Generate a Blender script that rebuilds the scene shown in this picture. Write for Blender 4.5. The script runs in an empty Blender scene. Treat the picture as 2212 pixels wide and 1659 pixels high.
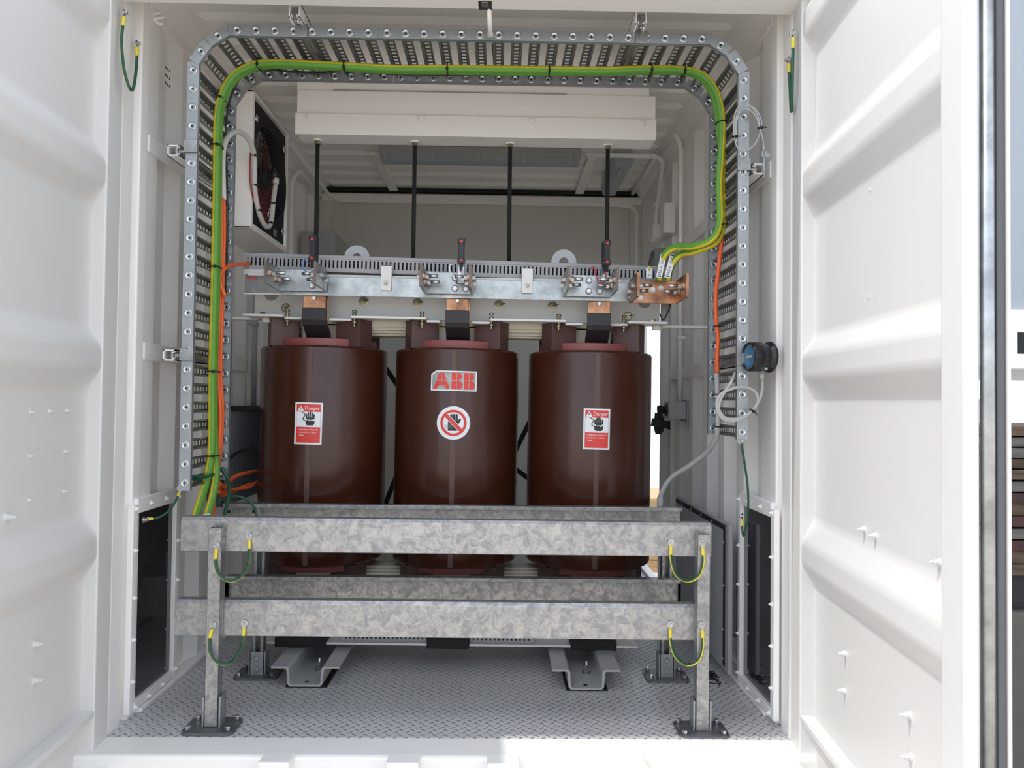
import bpy, bmesh, math, random
from mathutils import Vector, Matrix
random.seed(7)
S = bpy.context.scene
C = S.collection
R = math.radians
# ------------------------------------------------------------------ camera
W_PX, H_PX, F_PX = 2212, 1659, 1620.0
CAM_Z = 1.16                                   # eye height above the container floor
YAW, PITCH, ROLL = math.atan(25.6/F_PX), math.atan(36.8/F_PX), 0.0115
cam_d = bpy.data.cameras.new('camera'); cam = bpy.data.objects.new('camera', cam_d); C.objects.link(cam)
cam_d.sensor_fit = 'HORIZONTAL'; cam_d.sensor_width = 36.0; cam_d.lens = 36.0*F_PX/W_PX
cam_d.clip_start = 0.05; cam_d.clip_end = 300
CM = Matrix.Rotation(-YAW, 4, 'Z') @ Matrix.Rotation(math.pi/2+PITCH, 4, 'X') @ Matrix.Rotation(ROLL, 4, 'Z')
CM.translation = Vector((0, 0, CAM_Z)); cam.matrix_world = CM
S.camera = cam
# ------------------------------------------------------------------ sky, sun, exposure
SUN = Vector((-0.515, -0.062, 1.0)).normalized()
w = bpy.data.worlds.new('sky'); S.world = w; w.use_nodes = True
nt = w.node_tree; bg = nt.nodes['Background']
sky = nt.nodes.new('ShaderNodeTexSky'); sky.sky_type = 'NISHITA'; sky.sun_disc = False
sky.sun_elevation = math.asin(SUN.z); sky.sun_rotation = math.atan2(SUN.x, SUN.y)
sky.air_density = 1.0; sky.dust_density = 2.2; sky.ozone_density = 1.0
haze = nt.nodes.new('ShaderNodeMix'); haze.data_type = 'RGBA'; haze.inputs[0].default_value = 0.90      # bright thin haze over the blue
nt.links.new(sky.outputs[0], haze.inputs[6]); haze.inputs[7].default_value = (0.93, 0.98, 1.04, 1)
nt.links.new(haze.outputs[2], bg.inputs[0]); bg.inputs[1].default_value = 0.95
sd = bpy.data.lights.new('sun', 'SUN'); sd.energy = 1.35; sd.angle = R(0.55); sd.color = (1.0, 0.955, 0.89)
so = bpy.data.objects.new('sun', sd); C.objects.link(so); so.location = (-4, -1, 8)
so.rotation_euler = SUN.to_track_quat('Z', 'Y').to_euler()
S.view_settings.view_transform = 'Standard'; S.view_settings.look = 'None'
S.view_settings.gamma = 1.0; S.view_settings.use_curve_mapping = False
S.view_settings.exposure = 0.58
S.cycles.max_bounces = 16; S.cycles.diffuse_bounces = 12; S.cycles.glossy_bounces = 4
S.cycles.caustics_reflective = False; S.cycles.caustics_refractive = False

def at(px, py, Y):
    """world point of the photo's pixel at depth Y inside the container"""
    d = CM.to_3x3() @ Vector(((px-W_PX/2)/F_PX, -(py-H_PX/2)/F_PX, -1.0))
    return Vector((d.x*Y/d.y, Y, CAM_Z + d.z*Y/d.y))
def atx(px, py, X):
    d = CM.to_3x3() @ Vector(((px-W_PX/2)/F_PX, -(py-H_PX/2)/F_PX, -1.0))
    return Vector((X, d.y*X/d.x, CAM_Z + d.z*X/d.x))
def atz(px, py, Z):
    d = CM.to_3x3() @ Vector(((px-W_PX/2)/F_PX, -(py-H_PX/2)/F_PX, -1.0))
    k = (Z-CAM_Z)/d.z
    return Vector((d.x*k, d.y*k, Z))
# ------------------------------------------------------------------ materials
def mat(name, col, rough=0.5, metal=0.0, var=0.0, scale=8.0, bump=0.0, bscale=60.0, coat=0.0, spec=0.5, stretch=None, rvar=0.0, col2=None):
    m = bpy.data.materials.new(name); m.use_nodes = True
    n, l = m.node_tree.nodes, m.node_tree.links
    b = n['Principled BSDF']
    b.inputs['Base Color'].default_value = (*col, 1); b.inputs['Roughness'].default_value = rough
    b.inputs['Metallic'].default_value = metal; b.inputs['Coat Weight'].default_value = coat
    b.inputs['Coat Roughness'].default_value = 0.12
    b.inputs['Specular IOR Level'].default_value = spec
    if var or bump or rvar:
        tc = n.new('ShaderNodeTexCoord'); src = tc.outputs['Object']
        if stretch:
            mp = n.new('ShaderNodeMapping'); mp.inputs['Scale'].default_value = stretch
            l.new(src, mp.inputs[0]); src = mp.outputs[0]
    if var or rvar:
        nz = n.new('ShaderNodeTexNoise'); nz.inputs['Scale'].default_value = scale
        nz.inputs['Detail'].default_value = 6; nz.inputs['Roughness'].default_value = 0.62
        l.new(src, nz.inputs['Vector'])
        if var:
            rp = n.new('ShaderNodeValToRGB'); rp.color_ramp.elements[0].position = 0.36; rp.color_ramp.elements[1].position = 0.66
            a = tuple(max(0, c*(1-var)) for c in col); z = col2 or tuple(min(1, c*(1+var)) for c in col)
            rp.color_ramp.elements[0].color = (*a, 1); rp.color_ramp.elements[1].color = (*z, 1)
            l.new(nz.outputs[0], rp.inputs[0]); l.new(rp.outputs[0], b.inputs['Base Color'])
        if rvar:
            mr = n.new('ShaderNodeMapRange'); mr.inputs[1].default_value = 0.3; mr.inputs[2].default_value = 0.7
            mr.inputs[3].default_value = max(0.03, rough-rvar); mr.inputs[4].default_value = rough+rvar
            l.new(nz.outputs[0], mr.inputs[0]); l.new(mr.outputs[0], b.inputs['Roughness'])
    if bump:
        n2 = n.new('ShaderNodeTexNoise'); n2.inputs['Scale'].default_value = bscale; n2.inputs['Detail'].default_value = 3
        l.new(src, n2.inputs['Vector'])
        bp = n.new('ShaderNodeBump'); bp.inputs['Strength'].default_value = bump; bp.inputs['Distance'].default_value = 0.002
        l.new(n2.outputs[0], bp.inputs['Height']); l.new(bp.outputs[0], b.inputs['Normal'])
    return m
def galv(name, lo, hi, rough, sc):
    """hot dip zinc: blotchy spangle"""
    m = bpy.data.materials.new(name); m.use_nodes = True
    n, l = m.node_tree.nodes, m.node_tree.links; b = n['Principled BSDF']
    tc = n.new('ShaderNodeTexCoord')
    nz = n.new('ShaderNodeTexNoise'); nz.inputs['Scale'].default_value = sc*0.6; nz.inputs['Detail'].default_value = 8; nz.inputs['Roughness'].default_value = 0.7
    nz.inputs['Distortion'].default_value = 0.8
    vo = n.new('ShaderNodeTexVoronoi'); vo.inputs['Scale'].default_value = sc*2.2
    l.new(tc.outputs['Object'], nz.inputs['Vector']); l.new(tc.outputs['Object'], vo.inputs['Vector'])
    mx = n.new('ShaderNodeMix'); mx.data_type = 'FLOAT'; mx.inputs[0].default_value = 0.10
    l.new(nz.outputs[0], mx.inputs[2]); l.new(vo.outputs['Color'], mx.inputs[3])
    rp = n.new('ShaderNodeValToRGB'); rp.color_ramp.elements[0].position = 0.40; rp.color_ramp.elements[1].position = 0.60
    rp.color_ramp.elements[0].color = (lo, lo, lo*1.03, 1); rp.color_ramp.elements[1].color = (hi, hi*0.99, hi*0.965, 1)
    l.new(mx.outputs[0], rp.inputs[0]); l.new(rp.outputs[0], b.inputs['Base Color'])
    mr = n.new('ShaderNodeMapRange'); mr.inputs[1].default_value = 0.3; mr.inputs[2].default_value = 0.7
    mr.inputs[3].default_value = rough+0.12; mr.inputs[4].default_value = rough-0.08
    l.new(mx.outputs[0], mr.inputs[0]); l.new(mr.outputs[0], b.inputs['Roughness'])
    b.inputs['Metallic'].default_value = 0.8
    return m
def tread(name):
    """steel checker plate: raised lozenges alternating in direction"""
    m = bpy.data.materials.new(name); m.use_nodes = True
    n, l = m.node_tree.nodes, m.node_tree.links; b = n['Principled BSDF']
    def mth(op, a, bb=None, c=None):
        x = n.new('ShaderNodeMath'); x.operation = op
        for i, v in enumerate((a, bb, c)):
            if v is None: continue
            if isinstance(v, (int, float)): x.inputs[i].default_value = v
            else: l.new(v, x.inputs[i])
        return x.outputs[0]
    tc = n.new('ShaderNodeTexCoord'); mp = n.new('ShaderNodeMapping')
    mp.inputs['Rotation'].default_value = (0, 0, R(45)); mp.inputs['Scale'].default_value = (36, 36, 1)
    l.new(tc.outputs['Object'], mp.inputs[0]); sp = n.new('ShaderNodeSeparateXYZ'); l.new(mp.outputs[0], sp.inputs[0])
    U, V = sp.outputs[0], sp.outputs[1]
    par = mth('FLOORED_MODULO', mth('ADD', mth('FLOOR', U), mth('FLOOR', V)), 2.0)
    fu = mth('SUBTRACT', mth('FRACT', U), 0.5); fv = mth('SUBTRACT', mth('FRACT', V), 0.5)
    a = mth('MULTIPLY_ADD', par, -0.42, 0.56); bb = mth('MULTIPLY_ADD', par, 0.42, 0.14)
    e = mth('ADD', mth('POWER', mth('ABSOLUTE', mth('DIVIDE', fu, a)), 2.0), mth('POWER', mth('ABSOLUTE', mth('DIVIDE', fv, bb)), 2.0))
    h = mth('MAXIMUM', mth('SUBTRACT', 1.0, e), 0.0)
    bp = n.new('ShaderNodeBump'); bp.inputs['Strength'].default_value = 1.0; bp.inputs['Distance'].default_value = 0.012
    l.new(h, bp.inputs['Height']); l.new(bp.outputs[0], b.inputs['Normal'])
    nz = n.new('ShaderNodeTexNoise'); nz.inputs['Scale'].default_value = 3.0; nz.inputs['Detail'].default_value = 5
    l.new(tc.outputs['Object'], nz.inputs['Vector'])
    rp = n.new('ShaderNodeValToRGB'); rp.color_ramp.elements[0].color = (0.56, 0.565, 0.575, 1); rp.color_ramp.elements[1].color = (0.66, 0.66, 0.665, 1)
    l.new(nz.outputs[0], rp.inputs[0]); l.new(rp.outputs[0], b.inputs['Base Color'])
    b.inputs['Roughness'].default_value = 0.42; b.inputs['Metallic'].default_value = 0.15
    return m
M = {}
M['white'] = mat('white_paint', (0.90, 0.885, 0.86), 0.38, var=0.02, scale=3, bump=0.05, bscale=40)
M['white_darkened'] = mat('white_paint_darkened', (0.70, 0.695, 0.68), 0.38, bump=0.05, bscale=40)  # same white as inside; doors darker, interior lighter, to even out the light
M['white_roof'] = mat('white_roof_paint', (0.90, 0.875, 0.84), 0.45)
M['end_white_shaded'] = mat('white_paint_shade_toned', (0.66, 0.645, 0.60), 0.45)  # white end wall, greyed so its shade sits in the colour
M['panel_white'] = mat('white_panel', (0.90, 0.875, 0.84), 0.4)
M['trafo_white'] = mat('pale_grey_steel_paint', (0.74, 0.735, 0.71), 0.42)
M['floor'] = tread('checker_plate')
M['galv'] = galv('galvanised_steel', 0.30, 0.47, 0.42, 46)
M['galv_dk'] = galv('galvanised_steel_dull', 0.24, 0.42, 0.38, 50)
M['zinc'] = mat('bright_zinc', (0.56, 0.57, 0.58), 0.28, 1.0, var=0.08, scale=40)
M['tin'] = mat('tinned_busbar', (0.40, 0.42, 0.42), 0.34, 0.9, var=0.24, scale=14)
M['rung'] = mat('pregalvanised_rung', (0.27, 0.285, 0.295), 0.36, 0.8)
M['rivet'] = mat('rivet_washer', (0.60, 0.63, 0.65), 0.32, 0.8)
M['rail'] = mat('pregalvanised_strip', (0.42, 0.45, 0.47), 0.40, 0.75, var=0.05, scale=22)
M['gold'] = mat('yellow_passivated_steel', (0.36, 0.325, 0.22), 0.3, 0.95)
M['copper'] = mat('copper', (0.40, 0.20, 0.115), 0.36, 0.9, var=0.38, scale=14, col2=(0.62, 0.33, 0.20))
M['brownedge'] = mat('brown_cut_edge', (0.17, 0.125, 0.10), 0.5, 0.3)
M['black'] = mat('black_plastic', (0.018, 0.019, 0.022), 0.38)
M['matblack'] = mat('matt_black', (0.010, 0.010, 0.011), 0.7)
M['wrap'] = mat('black_tape_wrap', (0.020, 0.017, 0.020), 0.40, bump=0.4, bscale=30, stretch=(1, 1, 14))
M['brown'] = mat('brown_cast_resin', (0.054, 0.0145, 0.007), 0.22, var=0.12, scale=5, stretch=(1, 1, 0.25), rvar=0.05, coat=0.0, spec=0.5)
M['seam'] = mat('brown_resin_seam', (0.09, 0.045, 0.033), 0.33)
M['block'] = mat('brown_support_block', (0.085, 0.040, 0.036), 0.5)
M['pink'] = mat('pink_resin_ring', (0.27, 0.075, 0.07), 0.45)
M['cream'] = mat('cream_core_paint', (0.62, 0.57, 0.46), 0.45)
M['duct'] = mat('grey_pvc', (0.36, 0.36, 0.37), 0.45)
M['ltgrey'] = mat('light_grey_pvc', (0.40, 0.40, 0.395), 0.45)
M['palegrey'] = mat('pale_grey_conduit', (0.62, 0.61, 0.58), 0.45)
M['gloss'] = mat('gloss_black_enamel', (0.008, 0.008, 0.010), 0.18)
M['slat'] = mat('grey_black_slat', (0.085, 0.087, 0.095), 0.5)
M['midgrey'] = mat('mid_grey_paint', (0.30, 0.31, 0.33), 0.45)
M['steelbase'] = mat('dark_zinc_plate', (0.16, 0.17, 0.18), 0.4, 0.6, var=0.15, scale=20)
M['orange'] = mat('orange_sheath', (0.78, 0.13, 0.03), 0.45)
M['dkorange'] = mat('orange_conduit', (0.70, 0.10, 0.02), 0.45)
M['green'] = mat('green_sheath', (0.12, 0.33, 0.04), 0.42)
M['yellow'] = mat('yellow_sheath', (0.72, 0.60, 0.03), 0.42)
M['dgreen'] = mat('dark_green_sheath', (0.012, 0.085, 0.045), 0.4)
M['ysleeve'] = mat('yellow_sleeve', (0.74, 0.62, 0.07), 0.45)
M['pane'] = mat('dark_tinted_pane', (0.028, 0.029, 0.032), 0.05, spec=1.0)
M['red'] = mat('red_wire', (0.45, 0.02, 0.04), 0.45)
M['reddot'] = mat('red_dot', (0.75, 0.05, 0.06), 0.5)
M['fanred'] = mat('red_fan_blade', (0.36, 0.025, 0.03), 0.45)
M['blue'] = mat('blue_wire', (0.12, 0.28, 0.55), 0.45)
M['dialblue'] = mat('blue_dial', (0.045, 0.15, 0.26), 0.25)
M['signred'] = mat('sign_red', (0.70, 0.045, 0.035), 0.35)
M['signwhite'] = mat('sign_white', (0.82, 0.83, 0.86), 0.35)
M['signblack'] = mat('sign_black', (0.012, 0.012, 0.012), 0.4)
M['plate'] = mat('engraved_plate', (0.33, 0.35, 0.34), 0.35, 0.5, var=0.2, scale=60)
M['rubber'] = mat('black_rubber', (0.007, 0.007, 0.007), 0.75)
M['dkgrey'] = mat('dark_grey_louvre', (0.055, 0.058, 0.064), 0.5)
M['gasket'] = mat('grey_gasket', (0.105, 0.108, 0.118), 0.6)
M['wood'] = mat('weathered_wood', (0.085, 0.056, 0.036), 0.8, var=0.5, scale=7, stretch=(0.6, 8, 8))
M['greywood'] = mat('grey_wood', (0.10, 0.098, 0.09), 0.8, var=0.35, scale=7, stretch=(0.6, 8, 8))
M['redwood'] = mat('red_painted_wood', (0.045, 0.012, 0.013), 0.7, var=0.4, scale=9)
M['rust'] = mat('chipped_cream_paint', (0.085, 0.08, 0.07), 0.6, var=0.12, scale=5)
M['ground'] = mat('pale_concrete_yard', (0.60, 0.535, 0.46), 0.9, var=0.12, scale=1.5)
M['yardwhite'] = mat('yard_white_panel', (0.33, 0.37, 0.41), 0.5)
M['diffuser'] = mat('grey_light_diffuser', (0.36, 0.40, 0.43), 0.35)
M['lilac'] = mat('pale_lug_paint', (0.68, 0.69, 0.74), 0.4)
# ------------------------------------------------------------------ mesh helpers
class MB:
    def __init__(s): s.v = []; s.f = []; s.m = []; s.s = []
    def add(s, vs, fs, mi=0, smooth=False):
        o = len(s.v); s.v += [Vector(v) for v in vs]
        for i, f in enumerate(fs):
            s.f.append([o+k for k in f]); s.m.append(mi[i] if isinstance(mi, list) else mi); s.s.append(smooth)
        return s
    def box(s, x0, x1, y0, y1, z0, z1, mi=0):
        v = [(x, y, z) for z in (z0, z1) for y in (y0, y1) for x in (x0, x1)]
        return s.add(v, [(0, 2, 3, 1), (4, 5, 7, 6), (0, 1, 5, 4), (2, 6, 7, 3), (0, 4, 6, 2), (1, 3, 7, 5)], mi)
    def obox(s, c, a, b, d, mi=0):
        c, a, b, d = map(Vector, (c, a, b, d))
        if a.cross(b).dot(d) < 0: a = -a
        v = [c+i*a+j*b+k*d for k in (-1, 1) for j in (-1, 1) for i in (-1, 1)]
        return s.add(v, [(0, 2, 3, 1), (4, 5, 7, 6), (0, 1, 5, 4), (2, 6, 7, 3), (0, 4, 6, 2), (1, 3, 7, 5)], mi)
    def frame(s, ax):
        ax = Vector(ax).normalized()
        h = Vector((0, 0, 1)) if abs(ax.z) < 0.9 else Vector((1, 0, 0))
        u = ax.cross(h).normalized(); return ax, u, ax.cross(u)
    def lathe(s, p, ax, prof, n=20, mi=0, smooth=True, rot=0.0):
        """prof: (height along axis, radius)"""
        p = Vector(p); ax, u, v = s.frame(ax); vs = []; fs = []
        for h, r in prof:
            for k in range(n):
                a = 2*math.pi*k/n+rot; vs.append(p+ax*h+(u*math.cos(a)+v*math.sin(a))*r)
        for j in range(len(prof)-1):
            for k in range(n):
                a, b = j*n+k, j*n+(k+1) % n; fs.append((a, b, b+n, a+n))
        s.add(vs, fs, mi, smooth)
        o = len(s.v)-len(vs)
        for j, fl in ((0, True), (len(prof)-1, False)):
            if prof[j][1] > 1e-6:
                idx = [o+j*n+k for k in range(n)]
                s.f.append(idx[::-1] if fl else idx); s.m.append(mi); s.s.append(False)
        return s
    def cyl(s, p0, p1, r, r1=None, n=16, mi=0, smooth=True):
        p0, p1 = Vector(p0), Vector(p1); d = p1-p0
        return s.lathe(p0, d, [(0, r), (d.length, r if r1 is None else r1)], n, mi, smooth)
    def tube(s, pts, r, n=10, mi=0, closed=False, up=None, cols=None):
        pts = [Vector(p) for p in pts]; N = len(pts); vs = []; u = None
        for i, p in enumerate(pts):
            a = pts[i-1] if (i or closed) else p; b = pts[(i+1) % N] if (i < N-1 or closed) else p
            t = (b-a).normalized()
            if u is None:
                h = Vector(up) if up else (Vector((0, 0, 1)) if abs(t.z) < 0.8 else Vector((0, 1, 0)))
                u = (h-t*h.dot(t)).normalized()
            else: u = (u-t*u.dot(t)).normalized()
            v = t.cross(u)
            for k in range(n):
                an = 2*math.pi*k/n; rr = r(i) if callable(r) else r
                vs.append(p+(u*math.cos(an)+v*math.sin(an))*rr)
        fs = []; ms = []
        for i in range(N if closed else N-1):
            for k in range(n):
                a, b = i*n+k, i*n+(k+1) % n; c = ((i+1) % N)*n
                fs.append((a, b, c+(k+1) % n, c+k)); ms.append(cols[k] if cols else mi)
        s.add(vs, fs, ms, True)
        if not closed:
            o = len(s.v)-len(vs)
            s.f.append([o+k for k in range(n)][::-1]); s.m.append(mi); s.s.append(False)
            s.f.append([o+(N-1)*n+k for k in range(n)]); s.m.append(mi); s.s.append(False)
        return s
    def prism(s, poly, off, mi=0):
        """closed prism: 3-D polygon swept by a vector"""
        poly = [Vector(p) for p in poly]; off = Vector(off); n = len(poly)
        nrm = Vector((0, 0, 0))
        for i in range(n): nrm += poly[i].cross(poly[(i+1) % n])
        if nrm.dot(off) > 0: poly = poly[::-1]
        fs = [list(range(n)), [n+k for k in range(n)][::-1]]
        for k in range(n): fs.append((k, n+k, n+(k+1) % n, (k+1) % n))
        # order so that sides face outward
        fs[2:] = [f[::-1] for f in fs[2:]]
        fs = [f[::-1] for f in fs] if False else fs
        return s.add([*poly, *[p+off for p in poly]], [tuple(f) for f in fs], mi)
    def hexhead(s, p, ax, r, h, mi=0, washer=True, wm=None):
        p = Vector(p); a = Vector(ax).normalized()
        if washer: s.lathe(p, a, [(0, r*1.75), (r*0.25, r*1.75)], 18, mi if wm is None else wm, False)
        return s.lathe(p+a*r*0.2, a, [(0, r), (h*0.85, r), (h, r*0.86)], 6, mi, False, rot=random.random())
    def build(s, name, mats, parent=None, bevel=0.0, seg=2, sub=0, weld=False):
        me = bpy.data.meshes.new(name)
        if parent is not None: o0 = WLOC[parent.name]
        else:
            xs = [v.x for v in s.v]; ys = [v.y for v in s.v]; zs = [v.z for v in s.v]
            o0 = Vector(((min(xs)+max(xs))/2, (min(ys)+max(ys))/2, min(zs)))
        me.from_pydata([v-o0 for v in s.v], [], s.f)
        for m in (mats if isinstance(mats, (list, tuple)) else [mats]): me.materials.append(M[m])
        me.polygons.foreach_set('material_index', s.m); me.polygons.foreach_set('use_smooth', s.s)
        me.update()
        o = bpy.data.objects.new(name, me); C.objects.link(o)
        if parent is not None: o.parent = parent
        else: o.location = o0
        WLOC[o.name] = o0
        if bevel:
            b = o.modifiers.new('bevel', 'BEVEL'); b.width = bevel; b.segments = seg; b.limit_method = 'ANGLE'; b.angle_limit = R(40)
        return o
WLOC = {}
def tag(o, label=None, cat=None, group=None, kind=None):
    if label: o['label'] = label
    if cat: o['category'] = cat
    if group: o['group'] = group
    if kind: o['kind'] = kind
    return o
def thing(name, label, cat, loc, group=None, kind=None):
    o = bpy.data.objects.new(name, None); C.objects.link(o); o.location = loc
    o.empty_display_size = 0.05; WLOC[o.name] = Vector(loc)
    return tag(o, label, cat, group, kind)
def copy_tree(o, parent=None):
    c = o.copy(); C.objects.link(c); WLOC[c.name] = WLOC[o.name].copy()
    if parent is not None: c.parent = parent
    for ch in list(o.children): copy_tree(ch, c)
    return c
def spline(pts, k=6, closed=False):
    pts = [Vector(p) for p in pts]; out = []; N = len(pts)
    for i in range(N if closed else N-1):
        p1, p2 = pts[i], pts[(i+1) % N]
        p0 = pts[i-1] if (i or closed) else p1+(p1-p2)*0.5
        p3 = pts[(i+2) % N] if (i+2 < N or closed) else p2+(p2-p1)*0.5
        for j in range(k):
            t = j/k
            out.append(0.5*((2*p1)+(p2-p0)*t+(2*p0-5*p1+4*p2-p3)*t*t+(3*p1-p0-3*p2+p3)*t**3))
    if not closed: out.append(pts[-1])
    return out
_tc = {}
def text2d(s, size):
    """outline of a word as flat polygons, centred on the origin"""
    if (s, size) in _tc: return _tc[(s, size)]
    cu = bpy.data.curves.new('lettering', 'FONT'); cu.body = s; cu.size = size; cu.align_x = 'CENTER'; cu.align_y = 'CENTER'
    cu.resolution_u = 3
    ob = bpy.data.objects.new('lettering', cu); C.objects.link(ob)
    dg = bpy.context.evaluated_depsgraph_get(); dg.update()
    me = bpy.data.meshes.new_from_object(ob.evaluated_get(dg))
    r = ([(v.co.x, v.co.y) for v in me.vertices], [tuple(p.vertices) for p in me.polygons])
    bpy.data.objects.remove(ob); bpy.data.curves.remove(cu); bpy.data.meshes.remove(me)
    _tc[(s, size)] = r
    return r
# ------------------------------------------------------------------ the container shell
XL, XR, YF, YB = -1.33, 1.02, 2.614, 5.47          # inner faces of the walls, sill back edge, back wall
def st(name, mb, m, bevel=0.0, label=None, cat=None):
    return tag(mb.build(name, m, None, bevel), label, cat, None, 'structure')
st('floor', MB().box(XL-0.02, XR+0.02, YF-0.005, YB, -0.03, 0.0), 'floor', 0, 'grey painted checker plate floor of the container', 'floor')
g = MB().box(-40, 40, -25, 60, -0.46, -0.42); st('ground', g, 'ground', 0, 'pale concrete yard outside the container', 'ground')
sill = st('trim_1', MB().box(-1.40, 1.10, 2.47, YF, -0.34, 0.0), 'white', 0.012, 'white painted steel sill across the container doorway', 'sill')
for px, py, wd in ((600, 1640, .075), (873, 1641, .08), (1087, 1643, .08), (1358, 1647, .085), (1690, 1655, .09)):
    p = at(px, py, 2.45); b = MB()
    b.box(p.x-wd/2, p.x+wd/2, 2.40, 2.475, p.z-0.012, p.z+0.012)
    for q in (-1, 1): b.box(p.x+q*wd/2-0.012, p.x+q*wd/2+0.012, 2.40, 2.475, p.z-0.09, p.z+0.012)
    b.build('lashing_lug', 'white', sill, 0.006)
for x0, x1 in ((-1.47, -1.235), (1.10, 1.22)):
    MB().box(x0, x1, 2.33, 2.475, -0.34, -0.035).build('corner_block', 'white', sill, 0.008)
st('trim_2', MB().box(-1.44, 1.14, 2.47, 2.63, 2.543, 2.82), 'white_roof', 0.012, 'white header beam above the doorway', 'header')
for nm, sx, xi, side in (('trim_3', -1, XL, 'left'), ('trim_4', 1, XR, 'right')):
    b = MB()
    def sb(a, c, y0, y1, z0=-0.02, z1=2.70): b.box(min(a, c), max(a, c), y0, y1, z0, z1)
    sb(xi+sx*0.10, xi, 2.616, 2.70); sb(xi+sx*0.10, xi+sx*0.016, 2.70, 2.738); sb(xi+sx*0.10, xi-sx*0.006, 2.738, 2.80)
    st(nm, b, 'white', 0.006, 'white steel corner post on the %s of the doorway' % side, 'post')
def corr(y0, y1, xin, sx, z0, z1, per=0.278, dep=0.036, ph=0.0, hole=None):
    """trapezoid sheet along Y; returns a mesh with real thickness"""
    ys = []; n = int((y1-y0)/per)+2
    for i in range(-1, n+1):
        a = y0+ph+i*per
        ys += [(a, 0), (a+0.070, 0), (a+0.070+0.068, dep), (a+0.070+0.068+0.072, dep)]
    ys = [p for p in ys if y0 <= p[0] <= y1]
    ys = [(y0, ys[0][1])]+ys+[(y1, ys[-1][1])]
    if hole:                                     # a cut-out through the sheet
        b = MB()
        for (ya, da), (yc_, dc) in zip(ys, ys[1:]):
            mid = (ya+yc_)/2; zs = [(z0, hole[2]), (hole[3], z1)] if hole[0] < mid < hole[1] else [(z0, z1)]
            for a, c in zs:
                v = [(xin+sx*(d+o), y, z) for y, d in ((ya, da), (yc_, dc)) for o in (0, 0.004) for z in (a, c)]
                b.add(v, [(0, 4, 5, 1), (2, 3, 7, 6), (0, 2, 6, 4), (1, 5, 7, 3)])
        return b
    b = MB(); v = []; t = 0.004
    for y, d in ys:
        for z in (z0, z1): v += [(xin+sx*d, y, z), (xin+sx*(d+t), y, z)]
    f = []
    for i in range(len(ys)-1):
        o = i*4; f += [(o, o+2, o+6, o+4), (o+1, o+5, o+7, o+3), (o, o+4, o+5, o+1), (o+2, o+3, o+7, o+6)]
    f += [(0, 1, 3, 2), (len(v)-4, len(v)-2, len(v)-1, len(v)-3)]
    return b.add(v, f)
b = corr(2.79, YB, XL, -1, 0.0, 2.62, ph=0.03, hole=(3.44, 3.90, 1.985, 2.20)); wl = st('wall_left', b, 'white', 0, 'white corrugated steel wall left of the transformer', 'wall')
b = corr(2.79, 4.47, XR, 1, 0.0, 2.62, ph=0.05)
b.box(XR+0.032, XR+0.05, 4.40, 4.85, 0.0, 2.66); b.box(XR, XR+0.05, 4.462, 4.472, 0.0, 2.66); b.box(XR, XR+0.05, 4.822, 4.832, 2.08, 2.66); b.box(XR, XR+0.03, 4.83, 5.36, 2.08, 2.62); b.box(XR, XR+0.03, 5.36, YB, 0, 2.62)
wr = st('wall_right', b, 'white', 0, 'white corrugated steel wall right of the transformer', 'wall')
# side rails where wall meets roof and floor
for nm, xi, sx in (('trim_5', XL, -1), ('trim_6', XR, 1)):
    b = MB(); y0 = 2.80
    pr = [(xi+sx*0.06, 2.60), (xi-sx*0.002, 2.60), (xi-sx*0.004, 2.645), (xi-sx*0.075, 2.712), (xi+sx*0.06, 2.712)]
    b.prism([(x, y0, z) for x, z in pr], (0, YB-y0, 0))
    st(nm, b, 'white_roof', 0.004, 'white roof rail along the top of the %s wall' % ('left' if sx < 0 else 'right'), 'rail')
for nm, xi, sx in (('baseboard_left', XL, -1), ('baseboard_right', XR, 1)):
    b = MB().box(min(xi-sx*0.028, xi+sx*0.03), max(xi-sx*0.028, xi+sx*0.03), 2.80, YB, 0.0, 0.018)
    st(nm, b, 'white', 0.004, 'white weld strip along the foot of the %s wall' % ('left' if sx < 0 else 'right'), 'baseboard')
# roof sheet: ribs run across the container
b = MB(); v = []; f = []; prof = []; y = 2.63; i = 0
while y < YB+0.1:
    prof += [(y, 2.70), (y+0.085, 2.70), (y+0.105, 2.722), (y+0.185, 2.722)]; y += 0.209
xs = [XL-0.03, XL+0.075, XL+0.11, XR-0.11, XR-0.075, XR+0.03]
for yy, z in prof:
    for k, x in enumerate(xs): v.append((x, yy, z if 2 <= k <= 3 else 2.712))
n = len(xs)
for i in range(len(prof)-1):
    for k in range(n-1): a = i*n+k; f.append((a, a+1, a+n+1, a+n))
v += [(p[0], p[1], p[2]+0.03) for p in v]; m = len(v)//2
f += [tuple(q+m for q in reversed(t)) for t in f]
ceil = st('ceiling', b.add(v, f), 'white_roof', 0, 'white roof sheet with pressed ribs running across', 'ceiling')
b = MB().box(XL-0.05, XR+0.05, YB, YB+0.05, 0.0, 2.74); wb = st('wall_back', b, 'end_white_shaded', 0, 'plain white end wall behind the transformer', 'wall')
b = MB().box(XL+0.02, XR-0.0, YB-0.045, YB, 2.60, 2.655); st('trim_7', b, 'white_roof', 0.006, 'white rail along the top of the end wall', 'rail')
b = MB().box(XL+0.03, XR-0.01, YB-0.05, YB-0.004, 2.668, 2.698); st('trim_8', b, 'matblack', 0.008, 'black rubber seal under the roof at the end wall', 'seal')
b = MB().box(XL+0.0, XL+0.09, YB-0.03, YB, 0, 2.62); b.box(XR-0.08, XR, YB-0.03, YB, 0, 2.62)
st('trim_9', b, 'end_white_shaded', 0.006, 'white upright edge strips of the end wall', 'trim')
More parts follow.
